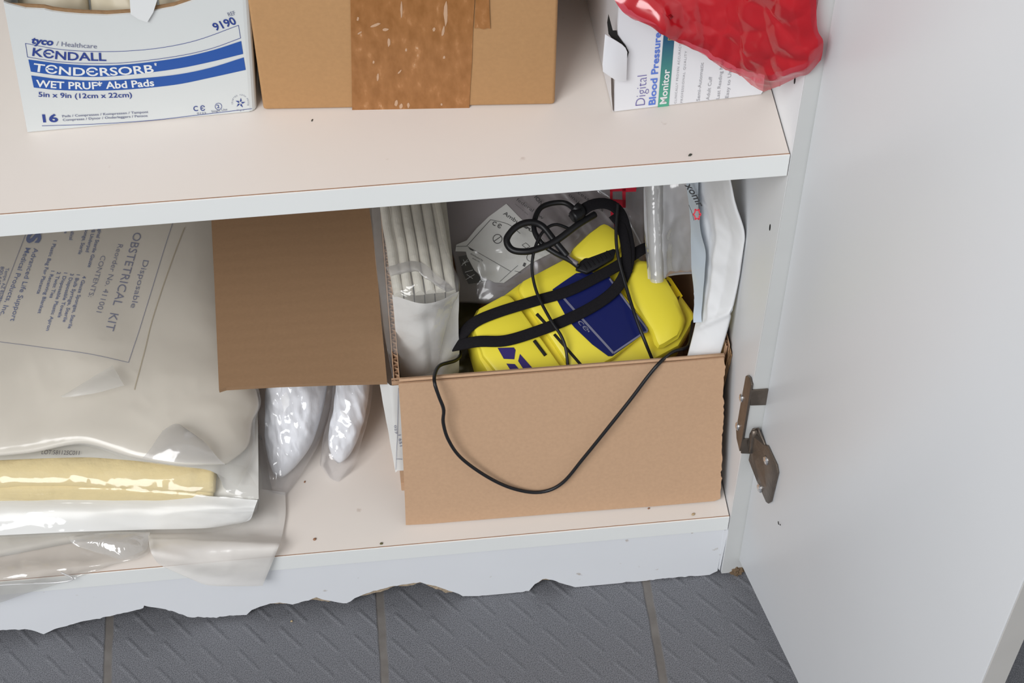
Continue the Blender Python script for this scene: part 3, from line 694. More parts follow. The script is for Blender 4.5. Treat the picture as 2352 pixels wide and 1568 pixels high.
# ================================================================== lower shelf, right: the open box and what is in it
BX0, BX1, BY0, BY1, BZ = -.2275, -.0065, .046, .300, .122
def corr_wall(p0, p1, z0, z1, th, wave_axis_h=True, torn=0.0, seed=0):
    """corrugated board standing from p0 to p1: two liners and a wavy core"""
    p0, p1 = Vector(p0), Vector(p1); d = (p1-p0); Ln = d.length; d.normalize(); n = Vector((-d.y, d.x, 0))
    vf = []
    nseg = 40
    for o in (0, th-.0005):
        g0, g1 = [], []
        for i in range(nseg+1):
            q = p0+d*(Ln*i/nseg)+n*o; zt = z1+torn*noise.noise(Vector((i*.9, seed, o*900)))
            g0.append(Vector((q.x, q.y, z0))); g1.append(Vector((q.x, q.y, zt)))
        V = []
        for a, b in zip(g0, g1): V += [a, b, a+n*.0005, b+n*.0005]
        F_ = []
        for i in range(nseg):
            a = 4*i; F_ += [(a, a+4, a+5, a+1), (a+2, a+3, a+7, a+6), (a+1, a+5, a+7, a+3), (a, a+2, a+6, a+4)]
        F_ += [(0, 1, 3, 2), (4*nseg, 4*nseg+2, 4*nseg+3, 4*nseg+1)]
        vf.append((V, F_))
    m = int(Ln/.0008); V = []
    for i in range(m+1):
        s = Ln*i/m; o = th/2+(th/2-.0005)*math.sin(2*math.pi*s/.0055); q = p0+d*s+n*o
        V += [Vector((q.x, q.y, z0+.0002)), Vector((q.x, q.y, z1-.0008+torn*noise.noise(Vector((i*.35, seed+7, 0)))))]
    vf.append((V, [(2*i, 2*i+2, 2*i+3, 2*i+1) for i in range(m)]))
    return join(*vf)
def open_box():
    t = thing('open_cardboard_box', ((BX0+BX1)/2, (BY0+BY1)/2, 0), 'open brown cardboard box with flaps folded out, holding the yellow device and bags', 'box')
    T = .003
    mk('side_wall', *corr_wall((BX0, .0545, 0), (BX0, BY1, 0), .0025, BZ, -T, torn=.0006), KRAFTP, t)
    V, Fc = corr_wall((BX1, .0545, 0), (BX1, BY1, 0), .0025, BZ+.004, T, torn=.0006, seed=4)
    mk('side_wall', [Vector((v[0]+.0042*max(0, v[2]-.03)/.095, v[1], v[2])) for v in V], Fc, KRAFTP, t)
    mk('front_wall', *corr_wall((BX0-.0020, .0516, 0), (BX1+.0005, .0496, 0), .0025, BZ-.0016, T, seed=2), KRAFTP, t)
    mk('back_wall', *corr_wall((BX0, BY1-T, 0), (BX1, BY1-T, 0), .0025, BZ, T, seed=3), KRAFTP, t)
    box('base_panel', BX0-.002, BX1+.002, BY0, BY1, .0004, .0024, KRAFTP, t)
    # front flap folded down outside
    FT = [(915, 878), (1000, 872), (1100, 864), (1250, 852), (1400, 840), (1550, 829), (1662, 819)]
    FR = [(1664, 850), (1660, 900), (1661, 960), (1658, 1000), (1657, 1060), (1656, 1100), (1653, 1142)]
    FB = [(1640, 1147), (1500, 1159), (1350, 1170), (1200, 1182), (1050, 1194), (990, 1199), (932, 1202)]
    FLl = [(930, 1150), (926, 1060), (922, 980), (918, 920)]
    pt, pb = atz(1250, 852, BZ), atz(1250, 1178, .0012)
    n = Vector((0, -(pt.z-pb.z), (pb.y-pt.y)*-1)); n = Vector((0, -(pt.z-pb.z), (pt.y-pb.y))).normalized()
    n = Vector((-.012, n.y, n.z)).normalized()
    pl = Plane(pt, n)
    rg = []
    for a in (FT, FR, FB, FLl): rg += [pl.at(*p) for p in a]
    rg = [Vector((p.x, p.y, max(p.z, .0008))) for p in rg]
    # rough right edge
    k0 = len(FT)
    dense = []
    for i, p in enumerate(rg):
        dense.append(p)
        if k0-1 <= i < k0+len(FR)-1:
            q = rg[i+1]
            for s in range(1, 8): dense.append(p.lerp(q, s/8)+Vector((.0012*noise.noise(Vector((i*8+s, 1.7, 0))*.8), 0, 0)))
    ff = prism('front_flap', dense, n*.0016, KRAFTP, t, label='front flap hanging outside down to the shelf')
    # crease roll joining wall and flap
    L0, L1 = pl.at(917, 876), pl.at(1664, 818)
    tube('crease', [L0+Vector((0, .0008, .0003)), L1+Vector((0, .0008, .0003))], .0011, KRAFTP, t, n=10, seg=10)
    # left flap folded out level
    FP = [(503, 895), (519, 890), (640, 883), (760, 879), (889, 876), (884, 820), (876, 740), (864, 600), (850, 490), (843, 430), (483, 440), (486, 520), (492, 640), (498, 780)]
    z = BZ-.0005
    top = [atz(px, py, z) for px, py in FP]
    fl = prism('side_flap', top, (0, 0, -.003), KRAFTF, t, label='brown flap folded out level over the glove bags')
    # right flap bent down outside the right wall: three broken layers
    rr = []
    for k, (o, zz0, zz1) in enumerate(((.0005, .03, BZ-.001), (.0021, .045, BZ-.004), (-.0012, .02, BZ-.002))):
        x = BX1+T*0+.0008+o*.6; y0 = BY0+.006
        pts = []
        for s in range(15): zq = zz1+(zz0-zz1)*s/14; pts.append(Vector((x+.0036*max(0, zq-.03)/.095, y0+.0015*noise.noise(Vector((s*.7, k*4.0, 0)))+.006*(s/14), zq)))
        pts += [Vector((x+.0036*max(0, zz0-.03)/.095, BY0+.08, zz0)), Vector((x+.0036*(zz1-.03)/.095, BY0+.08, zz1))]; rr.append(prismvf(pts, (.0007, 0, 0)))
    mk('broken_flap', *join(*rr), KRAFTE, t, label='ragged brown layers of the right flap')
    # paper label on the left wall
    g = []
    for jv in range(41):
        v = jv/40; zz = .1178-.0985*v; d = .026*(1-v)**.8+.003; row = []
        for k in range(8): row.append(Vector((-.2304-.0078*(1-k/7)*(1-.75*v), .0512+.35*d*(1-k/7), zz-.004*(1-k/7)*v+.002*(1-k/7)*(1-v))))
        for k in range(1, 8): row.append(Vector((-.2304+.0105*k/7, .0508, zz)))
        g.append(row)
    lb = sheet('shipping_label', displace(g, lambda u, v, p: .0003+.0004*nz(p, 60)), mat('label_paper', (.74, .74, .72), .6, .03, 40), t, label='creased white paper label on the left side')
    lpl = Plane((-.226, .0502, .06), (0, -1, 0))
    ln = [line(lpl, [(915, 890), (913, 985), (909, 1078)], .9, .0002, n=14), line(lpl, [(910, 1053), (924, 1054)], .9, .0002)]
    mk('label_line', *join(*ln), INKG, lb)
    mk('lettering', *join(text(lpl, '1 651', [(914, 998), (918, 1024)], 6), text(lpl, '027', [(905, 976), (907, 996)], 5)), INKG, lb)
open_box()

# ---- dressing pack
CLEAR = film('clear_wrap', (.95, .95, .95), .16, (.80, .79, .77), .10, 1.0, .25, 60)
def dressing_pack():
    t = thing('dressing_pack', (-.205, .14, .003), 'white folded dressings in a clear bag at the left of the open box', 'bag')
    cot = mat('white_gauze', (.78, .77, .74), .85, .04, 200, .1, 350)
    cot2 = mat('cream_folded_gauze', (.72, .69, .60), .85, .12, 120, .3, 350)
    x0, x1, zt = -.2235, -.181, .166
    # six folds seen on top, running front to back, each a rounded slab
    n = 6; vf = []
    for i in range(n):
        xa = x0+(x1-x0)*i/n; xb = x0+(x1-x0)*(i+1)/n-.0007; xc, w = (xa+xb)/2, (xb-xa)/2; V = []; K = 24; A = 8
        for k in range(K+1):
            y = .098+.19*k/K; sag = .010*max(0, 1-k/5)**2; lean = -.012*(k/K)
            for a in range(A+1):
                q = math.pi*a/A; V.append(Vector((xc+lean+w*math.cos(q)+.0008*nz((xc, y, 0), 40, i), y+(.006 if k == 0 else 0)*0, zt-sag-w*1.1+w*1.3*math.sin(q)+.0015*nz((xc, y, 1), 50, i))))
        vf.append((V, [(k*(A+1)+a, k*(A+1)+a+1, (k+1)*(A+1)+a+1, (k+1)*(A+1)+a) for k in range(K) for a in range(A)]+[tuple(range(A, -1, -1))]))
        # body of the slab below
        zb = .02; vf.append(boxvf(xa, xb, .112+.001*(i % 2), .27, zb, zt-.014))
    mk('folded_gauze', *join(*vf), cot2, t, smooth=False)
    # wrapped front
    g = coons([(x0-.001, .100, .152), ((x0+x1)/2, .090, .156), (x1+.001, .098, .153)], [(x0+.001, .086, .03), ((x0+x1)/2, .078, .03), (x1-.004, .086, .03)], [(x0-.001, .100, .152), (x0, .090, .10), (x0+.001, .086, .03)], [(x1+.001, .098, .153), (x1-.001, .090, .10), (x1-.004, .086, .03)], 40, 50)
    sheet('front_layer', displace(g, lambda u, v, p: .0035*math.sin(math.pi*u)-.004*math.exp(-((u-.52-.05*v)/.06)**2)*min(1, v*4)+.0012*nz(p, 60)), cot, t, label='smooth white front of the folded pad')
    # clear bag
    T_ = [atz(853, 470, .176), atz(920, 465, .178), atz(995, 455, .172)]
    R_ = [T_[-1], atz(1022, 570, .172), atz(1056, 650, .166), aty(1040, 700, .092), aty(1018, 780, .083), aty(1004, 850, .076)]
    L_ = [T_[0], atz(862, 600, .170), aty(874, 690, .092), aty(885, 780, .083), aty(902, 868, .076)]
    B_ = [L_[-1], aty(950, 866, .070), R_[-1]]
    g = coons(T_, B_, L_, R_, 50, 80)
    wrap = displace(g, lambda u, v, p: .004*rim(u, v, .4)+.0022*ridg(p, 45, 6)*rim(u, v, .3))
    sheet('clear_wrap', wrap, CLEAR, t, label='clear crinkled plastic wrap')
    crv = displace(coons([atz(885, 612, .163), atz(960, 598, .164), atz(1030, 640, .163)], [atz(900, 632, .157), atz(980, 625, .157), atz(1050, 658, .159)], [atz(885, 612, .163), atz(900, 632, .157)], [atz(1030, 640, .163), atz(1050, 658, .159)], 30, 8), lambda u, v, p: .006*math.sin(math.pi*v)+.003*ridg(p, 60, 3))
    sheet('wrap_fold', crv, film('milky_fold', (.9, .9, .9), .35, (.8, .78, .78), .15, 1, .2, 80), t)
dressing_pack()

# ---- yellow device
DVP = Plane((-.10, .10, .112), Vector((0.05, -math.tan(math.radians(17)), 1)).normalized())
def device():
    t = thing('yellow_medical_device', (-.10, .10, .05), 'yellow plastic medical device with a navy label and black straps in the open box', 'device')
    n = DVP.n
    def slab(name, P, z0, z1, bev, m=YEL, par=None, lab=None, seg=4):
        q = [DVP.at(*p)+n*z1 for p in P]; return prism(name, q, -n*(z1-z0), m, par or t, bevel=bev, label=lab)
    OUT = [(1077, 742), (1096, 704), (1155, 672), (1195, 642), (1245, 618), (1300, 588), (1345, 540), (1382, 514), (1412, 532), (1440, 566), (1485, 596), (1536, 628), (1600, 714), (1596, 732), (1562, 790), (1480, 834), (1380, 874), (1260, 898), (1150, 900), (1100, 820)]
    body = slab('body', OUT, -.042, -.0035, .0035)
    slab('grip_block', [(1082, 744), (1099, 709), (1152, 680), (1168, 676), (1182, 690), (1310, 872), (1160, 884), (1108, 820)], -.0036, .0025, .003, par=body)
    slab('centre_block', [(1188, 662), (1200, 647), (1300, 594), (1330, 612), (1400, 640), (1450, 700), (1492, 757), (1408, 826), (1340, 862), (1318, 862), (1195, 680)], -.0036, .0035, .003, par=body)
    slab('cable_hump', [(1302, 590), (1348, 546), (1384, 519), (1410, 537), (1432, 566), (1420, 590), (1345, 618), (1318, 606)], -.0036, .010, .005, par=body)
    slab('shoulder', [(1450, 604), (1486, 600), (1530, 646), (1556, 690), (1577, 742), (1556, 780), (1508, 810), (1492, 766), (1464, 722), (1440, 684), (1430, 640)], -.0036, .0075, .006, par=body)
    dk = mat('dark_slot', s2l(92, 84, 34), .5); stk = mat('sticker_yellow', s2l(244, 214, 28), .3)
    ec = Plane(DVP.p-n*.0034, n)
    s = lambda P, m, nm: prism(nm, [ec.at(*p) for p in P], n*.0003, m, body)
    s([(1531, 634), (1541, 639), (1568, 680), (1553, 692), (1528, 655)], stk, 'sticker')
    for P in ([(1520, 634), (1528, 632), (1531, 640), (1523, 642)], [(1522, 646), (1534, 644), (1542, 656), (1530, 660)], [(1552, 690), (1556, 682), (1562, 680), (1558, 690)]):
        prism('slot', [ec.at(*p)+n*.0004 for p in P], n*.0002, dk, body)
    lp = Plane(DVP.p+n*.0036, n)
    LBL = [(1269, 665), (1296, 646), (1323, 628), (1360, 626), (1397, 632), (1418, 660), (1436, 687), (1458, 715), (1478, 740), (1487, 754), (1484, 763), (1406, 818), (1397, 818), (1360, 791), (1319, 752), (1303, 732), (1280, 691)]
    lb = prism('label_plate', [lp.at(*p) for p in LBL], n*.0006, NAVY, t, label='glossy navy blue label plate')
    lq = Plane(lp.p+n*.0007, n)
    mk('label_border', *join(line(lq, [(1283, 664), (1296, 686), (1409, 811)], 5), line(lq, [(1409, 811), (1480, 763)], 4), line(lq, [(1480, 763), (1485, 755), (1440, 696), (1400, 640)], 4)), GREYL, lb)
    mk('lettering', *join(text(lq, 'ce', [(1326, 740), (1346, 762)], 11, shear=.2, cap=.55), ring(lq, (1352, 761), 2, 2)), GREYL, lb)
    gp = Plane(DVP.p+n*.0026, n)
    for P in ([(1143, 799), (1180, 798), (1184, 804), (1181, 825), (1157, 824)], [(1194, 813), (1229, 852), (1233, 862), (1212, 862), (1190, 829)], [(1163, 835), (1182, 836), (1206, 864), (1184, 868)]):
        prism('arrow_mark', [gp.at(*p) for p in P], n*.0003, mat('purple_mark', s2l(56, 44, 110), .35), t, label='dark violet arrow piece')
    cp = Plane(DVP.p+n*.0036, n)
    for P in (((1232, 725), (1260, 756)), ((1226, 786), (1252, 820)), ((1272, 772), (1340, 850))):
        tube('seam_slot', [DVP.at(*P[0])+n*.0030, DVP.at(*P[1])+n*.0030], .0012, DARK, t, n=6, seg=6)
    # straps (flat black webbing)
    S = lambda P: [DVP.at(px, py)+n*z for px, py, z in P]
    st = lambda nm, P, w, lab: tube(nm, S(P), w, BLACK, t, n=70, seg=12, flat=(n, .0011), label=lab)
    st('strap', [(1032, 780, -.010), (1060, 766, -.002), (1090, 745, .0040), (1140, 724, .0046), (1220, 700, .0052), (1300, 678, .0062), (1370, 645, .0072), (1420, 618, .0078), (1465, 588, .0088), (1490, 572, .004)], .0040, 'upper black webbing strap')
    st('strap', [(1030, 784, -.010), (1062, 788, -.002), (1100, 789, .0040), (1160, 788, .0046), (1230, 768, .0052), (1300, 742, .0064), (1360, 712, .0066), (1405, 680, .0075), (1430, 645, .010), (1440, 600, .012), (1432, 555, .0150), (1415, 515, .019), (1385, 500, .022), (1345, 505, .022), (1308, 532, .019)], .0041, 'lower black webbing strap looped up over the hump')
    st('strap', [(1436, 640, .0105), (1432, 590, .0135), (1420, 545, .0165), (1400, 520, .0185)], .0036, 'second layer of strap on the hump')
    # clip
    prism('buckle', S([(1318, 630, .0095), (1330, 612, .0095), (1370, 580, .0095), (1392, 574, .0095), (1412, 586, .0095), (1406, 606, .0095), (1372, 626, .0095), (1345, 640, .0095)]), -n*.004, CABLE, t, bevel=.0010, label='black plastic buckle')
    mk('buckle_rib', *join(*[tubevf(S([(1335+9*k, 620-5*k, .0098), (1345+9*k, 632-5*k, .0098)]), .0005, n=4, seg=6) for k in range(7)]), BLACK, t)
device()

def cords():
    n = DVP.n; S = lambda P: [DVP.at(px, py)+n*z for px, py, z in P]
    a = tubevf(S([(1325, 626, .010), (1304, 614, .012), (1270, 600, .014), (1238, 578, .015), (1222, 545, .015), (1232, 505, .014), (1255, 488, .013), (1290, 486, .014), (1312, 502, .016), (1322, 520, .019)]), .0019, n=90)
    b = tubevf(S([(1312, 508, .022), (1325, 520, .022), (1308, 532, .023)]), .0045, n=14)
    c = tubevf(S([(1298, 606, .013), (1270, 578, .016), (1240, 545, .018), (1210, 538, .019), (1180, 548, .018), (1160, 572, .016), (1172, 594, .015), (1205, 600, .016), (1240, 592, .017), (1275, 576, .018), (1320, 545, .020), (1360, 518, .018)]), .0024, n=110)
    t = thing('sensor_cord', tuple(DVP.at(1230, 560)), 'looped black cord with a grey plug lying behind the navy label of the device', 'cable')
    mk('cord', *join(a, b, c), CABLE, t, smooth=True)
    tube('plug_sleeve', S([(1296, 607, .0125), (1322, 622, .0115)]), .0018, mat('grey_sleeve', s2l(128, 120, 124), .4), t, n=8, seg=10, label='grey strain relief sleeve')
    # long thin cord that runs out of the box and hangs over its front
    pb = Vector((0, 0, 0))
    def fr(px, py, o): return aty(px, py, BY0-.030*0-o)
    P = S([(1309, 548, .014), (1270, 540, .017), (1240, 560, .018), (1222, 600, .016), (1219, 640, .012), (1232, 690, .010), (1262, 750, .011), (1285, 785, .011), (1297, 815, .009), (1303, 850, .004)])
    tube('lead_wire', P, .0011, CABLE, None, n=80, label='thin black wire from the cord loop down over the grips of the yellow device', cat='cable')
    tube('lead_wire', S([(1408, 505, .026), (1406, 560, .021), (1412, 610, .017), (1432, 675, .013), (1455, 745, .012), (1478, 795, .008), (1505, 832, -.004)]), .0012, CABLE, None, n=80, label='thin black wire running from the yellow hump down across the navy label', cat='cable')
    top = BZ+.0035
    Q = [atz(1052, 795, .085), atz(1057, 815, .095), atz(1045, 828, .105), atz(1012, 838, .118), atz(1000, 855, top), aty(998, 878, .0415), aty(1008, 910, .0365), aty(1019, 940, .034), aty(1018, 970, .032), aty(1030, 1010, .028), aty(1060, 1052, .024),
         aty(1120, 1095, .0205), aty(1180, 1122, .0185), aty(1240, 1130, .018), aty(1290, 1110, .019), aty(1340, 1052, .0225), aty(1400, 978, .028), aty(1450, 915, .0345), aty(1490, 862, .0405), atz(1518, 830, top), atz(1545, 808, .118), atz(1580, 795, .112), atz(1588, 760, .104), atz(1592, 720, .100)]
    tube('hanging_wire', Q, .00125, CABLE, None, n=160, seg=8, label='long thin black wire hanging in a loop over the box front', cat='cable')
cords()

# ---- resuscitator bag behind the device
RP = Plane((-.12, .165, .108), Vector((0, -.62, 1)).normalized())
def resus():
    t = thing('resuscitator_bag', (-.12, .22, .06), 'clear grey plastic bag with a white instruction card at the back of the open box', 'bag')
    n = RP.n
    Z = lambda px, py, o=0: RP.at(px, py)+n*o
    g = coons([Z(985, 420), Z(1150, 400, .004), Z(1320, 385, .003), Z(1490, 380)], [Z(1052, 690, -.004), Z(1160, 690, 0), Z(1300, 640, -.004), Z(1480, 610, -.006)], [Z(985, 420), Z(1010, 500), Z(1045, 600), Z(1052, 690, -.004)], [Z(1490, 380), Z(1482, 480), Z(1480, 610, -.006)], 90, 60)
    gm = mat('grey_inner_bag', s2l(146, 138, 140), .38, .14, 30, .12, 40, coat=.5)
    pillow('inner_pouch', [[p-n*.006 for p in r] for r in g], lambda u, v, p: .002*rim(u, v)+(.0012*nz(p, 30, 3)+.0022*ridg((p.x*1.2+p.y, p.y*.25, p.z*.25), 60, 6, 2)*(1 if u > .42 else .15))*rim(u, v), lambda u, v, p: .02*rim(u, v, .4), gm, t, label='grey contents inside the clear bag')
    fm = film('clear_bag_film', (.97, .97, .98), .04, (.8, .8, .8), .10, .9, .12, 40)
    sheet('clear_film', displace(g, lambda u, v, p: .0040+.0028*ridg(p, 24, 8)*rim(u, v, .3)), fm, t)
    CARDP = [(1163, 468), (1122, 498), (1095, 524), (1072, 552), (1048, 562), (1046, 577), (1070, 578), (1073, 590), (1090, 621), (1107, 636), (1137, 649), (1157, 650), (1220, 604), (1268, 580), (1246, 550), (1228, 530), (1196, 502)]
    cl = Plane(RP.p+n*.0002, n)
    c = prism('instruction_card', [cl.at(*p) for p in CARDP], n*.0005, mat('card_paper', (.80, .80, .76), .6, .03, 30), t, label='white folded instruction card')
    k = Plane(cl.p+n*.0007, n); z = lambda x, y: (980+x*.2126, 430+y*.2126)
    ink = [text(k, 'Ambu', [z(822, 292), z(985, 400)], 9.5), text(k, 'SPUR II', [z(1040, 428), z(1215, 535)], 6, .04, shear=.2), text(k, 'C \u0404', [z(703, 402), z(795, 448)], 9.5, .02), ring(k, z(765, 558), 11, 1.6),
           line(k, [z(725, 585), z(805, 530)], 1.6), line(k, [z(320, 640), z(430, 638)], 1), line(k, [z(430, 638), z(690, 350)], 1.2), line(k, [z(690, 350), z(880, 400), z(1010, 500)], 1), line(k, [z(440, 638), z(910, 910)], 1),
           line(k, [z(910, 910), z(790, 1020)], 1), line(k, [z(985, 845), z(910, 910)], 1), line(k, [z(950, 905), z(1020, 920)], 1), poly2(k, [z(450, 650), z(512, 680), z(500, 690), z(470, 675)], .0003), ring(k, z(1120, 760), 9, 1),
           text(k, 'I', [z(1035, 850), z(1060, 860)], 9), line(k, [z(1070, 600), z(1115, 640)], 1), line(k, [z(1030, 625), z(1075, 660)], 1), line(k, [z(1070, 600), z(1030, 625)], 1), line(k, [z(1115, 640), z(1075, 660)], 1),
           text(k, 'distributed by', [z(470, 722), z(605, 800)], 4), text(k, 'Ambu Inc', [z(490, 770), z(570, 812)], 3), ring(k, z(1022, 382), 2.5, 1)]
    mk('lettering', *join(*ink), INKK, c)
    q = Plane(cl.p-n*.0005, n)
    ic = prism('icon_strip', [q.at(*p) for p in [(1053, 589), (1072, 586), (1085, 614), (1102, 636), (1117, 646), (1076, 652), (1064, 628)]], n*.0006, mat('icon_black', s2l(30, 28, 28), .5), t, label='black strip with white icons')
    qi = Plane(q.p+n*.0008, n)
    mk('icon_lines', *join(line(qi, [(1062, 605), (1076, 600)], 1), line(qi, [(1068, 625), (1086, 620)], 1), line(qi, [(1064, 596), (1070, 610)], 1), line(qi, [(1060, 610), (1074, 596)], 1), line(qi, [(1072, 630), (1086, 640)], 1), line(qi, [(1070, 642), (1090, 630)], 1)), INKW, ic)
    w = Plane(RP.p+n*.0042, n)
    mk('lettering', *join(text(w, 'federal law', [z(965, 140), z(1250, 350)], 8), text(w, 'restricts this', [z(955, 185), z(1090, 300)], 3), text(w, 'ION.', [z(1160, 110), z(1243, 218)], 9, .02), text(w, 'onal.', [z(1530, 90), z(1645, 190)], 8), text(w, 'accessories', [z(1560, 15), z(1900, 265)], 8)), INKK, t)
    g2 = coons([Z(1290, 400, .010), Z(1400, 395, .014), Z(1492, 390, .012)], [Z(1420, 560, .013), Z(1450, 600, .014), Z(1484, 612, .010)], [Z(1290, 400, .010), Z(1370, 450, .012), Z(1410, 480, .014), Z(1440, 530, .014), Z(1420, 560, .013)][:4]+[Z(1420, 560, .013)], [Z(1492, 390, .012), Z(1488, 500, .012), Z(1484, 612, .010)], 40, 50)
    sheet('outer_film', displace(g2, lambda u, v, p: .003*ridg(p, 40, 2)*rim(u, v, .3)), film('clear_bag_edge_film', (.96, .96, .97), .08, (.8, .8, .82), .08, 1.2, .18, 50), t)
    tube('film_edge', [Z(1365, 440, .012), Z(1412, 478, .0155), Z(1445, 530, .0155), Z(1470, 575, .013), Z(1482, 602, .011)], .0007, film('edge_fold_film', (.9, .9, .92), .5, (.85, .86, .9), .1, 1.5, 0), t, n=30, seg=8)
    rp = Plane(RP.p+n*.0175, n)
    R = [[(1401, 436), (1461, 430), (1462, 440), (1437, 442), (1437, 477), (1402, 474), (1401, 456), (1407, 457), (1429, 459), (1430, 439), (1408, 440), (1407, 457), (1401, 456)]]
    vf = [strip(rp, [(1401, 436), (1401, 474)], [(1407, 439), (1407, 459)], 4), strip(rp, [(1401, 435), (1437, 431)], [(1401, 440), (1437, 439)], 4), strip(rp, [(1429, 433), (1430, 477)], [(1437, 433), (1437, 477)], 4), strip(rp, [(1401, 457), (1437, 459)], [(1402, 474), (1437, 477)], 4), strip(rp, [(1437, 431), (1462, 429)], [(1437, 441), (1461, 440)], 4),
          strip(rp, [(1402, 486), (1435, 487)], [(1403, 496), (1435, 504)], 4), strip(rp, [(1410, 515), (1434, 522)], [(1412, 528), (1434, 545)], 4)]
    mk('red_logo', *join(*vf), RED, t, label='red printed letter shape')
resus()

# ---- clear sleeve hanging at the right
def sleeve():
    Zp = lambda px, py, y: aty(px, py, y)
    g = coons([Zp(1478, 405, .165), Zp(1530, 400, .158), Zp(1600, 395, .150)], [Zp(1488, 640, .118), Zp(1512, 645, .114), Zp(1535, 632, .116), Zp(1592, 626, .122)], [Zp(1478, 405, .165), Zp(1480, 520, .140), Zp(1488, 640, .118)], [Zp(1600, 395, .150), Zp(1596, 520, .138), Zp(1592, 626, .122)], 40, 50)
    fm = film('clear_sleeve_film', (.95, .96, .97), .62, (.80, .81, .84), .14, 1.1, .12, 45)
    t = thing('clear_plastic_sleeve', (-.03, .13, .15), 'clear plastic sleeve hanging between the red lettering and the white pouch', 'sleeve')
    sheet('film', displace(g, lambda u, v, p: .003*ridg(p, 30, 5)*rim(u, v, .4)+.004*math.exp(-((u-.3)/.15)**2)), fm, t)
    g2 = coons([Zp(1480, 405, .162), Zp(1500, 402, .157), Zp(1530, 400, .158)], [Zp(1492, 642, .114), Zp(1510, 648, .110), Zp(1524, 640, .113)], [Zp(1480, 405, .162), Zp(1492, 642, .114)], [Zp(1530, 400, .158), Zp(1524, 640, .113)], 16, 40)
    sheet('rolled_edge', displace(g2, lambda u, v, p: .004*math.sin(math.pi*u)), film('milky_roll_film', (.95, .95, .95), .5, (.78, .78, .78), .15, 1.2, .2, 40), t, label='milky rolled edge of the sleeve')
    tube('hem', [Zp(1524, 634, .113), Zp(1560, 629, .118), Zp(1592, 627, .121)], .0006, bpy.data.materials['edge_fold_film'], t, n=12, seg=6)
sleeve()

# ---- white pouch at the right
def white_pouch():
    t = thing('white_pouch', (-.02, .08, .1), 'white sterile pouch standing against the right side of the open box', 'pouch')
    A = aty
    Tt = [A(1585, 395, .118), A(1630, 390, .098), A(1672, 385, .072)]
    Bt = [A(1572, 840, .0555), A(1600, 842, .0535), A(1648, 836, .0525)]
    Lf = [Tt[0], A(1595, 500, .108), A(1598, 600, .096), A(1604, 690, .082), A(1598, 740, .072), Bt[0]]
    Rt = [Tt[-1], A(1690, 470, .0635), A(1711, 540, .0590), A(1703, 610, .0575), A(1690, 680, .0575), A(1672, 755, .0560), Bt[-1]]
    g = coons(Tt, Bt, Lf, Rt, 44, 90)
    g = [[Vector((min(p.x, -.0016), p.y, p.z)) for p in r] for r in g]
    pap = mat('pouch_paper', (.80, .81, .82), .55, .02, 30, .12, 60)
    def h(u, v, p): return (.002+.0018*ridg(p, 24, 7))*rim(u, v, .4)+.0035*max(0, 1-abs(u-.46-.08*math.sin(5*v))/.22)*max(0, min(1, (v-.12)*7))*max(0, min(1, (.78-v)*9))+.0022*math.exp(-((v-.76-.10*(.5-u))/.018)**2)*min(1, 4*u)
    top = displace(g, h); top = [[Vector((min(p.x, -.0016), p.y, p.z)) for p in r] for r in top]
    pillow('paper_side', top, lambda u, v, p: 0, lambda u, v, p: .007*rim(u, v, .4), pap, t)
    A2 = A
    g3 = coons([A2(1584, 396, .1155), A2(1612, 392, .104)], [A2(1600, 740, .0705), A2(1618, 735, .068)], [A2(1584, 396, .1155), A2(1594, 500, .106), A2(1597, 600, .094), A2(1603, 690, .080), A2(1600, 740, .0705)], [A2(1612, 392, .104), A2(1616, 500, .092), A2(1630, 590, .080), A2(1622, 680, .074), A2(1618, 735, .068)], 16, 50)
    sheet('blue_film_side', displace(g3, lambda u, v, p: .003+.0008*nz(p, 60)), mat('pale_blue_film', s2l(206, 218, 230), .35, .04, 40, coat=.2), t, label='pale blue film side with printed writing')
    lp = Plane(A2(1598, 450, .098), (-.15, -1, .8), (1, 0, 0)); lp.p = lp.p+lp.n*.004
    ink = [text(lp, 'xomr', [(1572, 424), (1590, 452), (1604, 478)][::1], 13, .02, shear=.3, cap=.55), line(lp, [(1582, 470), (1590, 490), (1594, 506)], 1.2)]
    mk('lettering', *join(*ink), INKK, t)
    P = []
    for i in range(12):
        a = 2*math.pi*i/12; r = (9 if i % 2 == 0 else 5.5); P.append((1601+r*math.cos(a)*1.0, 492+r*1.55*math.sin(a)))
    P.append(P[0]); mk('star_mark', *join(*[line(lp, [P[i], P[i+1]], 3.4, .0004) for i in range(12)]), STAR, t, label='red star outline')
white_pouch()

# ---- dark green pouch on the floor of the box
g = coons([atz(1040, 690, .07), atz(1110, 680, .07)], [atz(1000, 885, .06), atz(1140, 880, .055)], [atz(1040, 690, .07), atz(1020, 790, .066), atz(1000, 885, .06)], [atz(1110, 680, .07), atz(1090, 780, .062), atz(1140, 880, .055)], 30, 40)
t = thing('olive_bag', (-.185, .1, .01), 'dark olive translucent bag low between the dressings and the yellow device', 'bag')
pillow('pouch', g, lambda u, v, p: .004*rim(u, v)+.003*ridg(p, 40, 2)*rim(u, v, .3), lambda u, v, p: .03*rim(u, v, .5), mat('olive_plastic', s2l(92, 86, 58), .25, .3, 40, .3, 60, coat=.4), t)

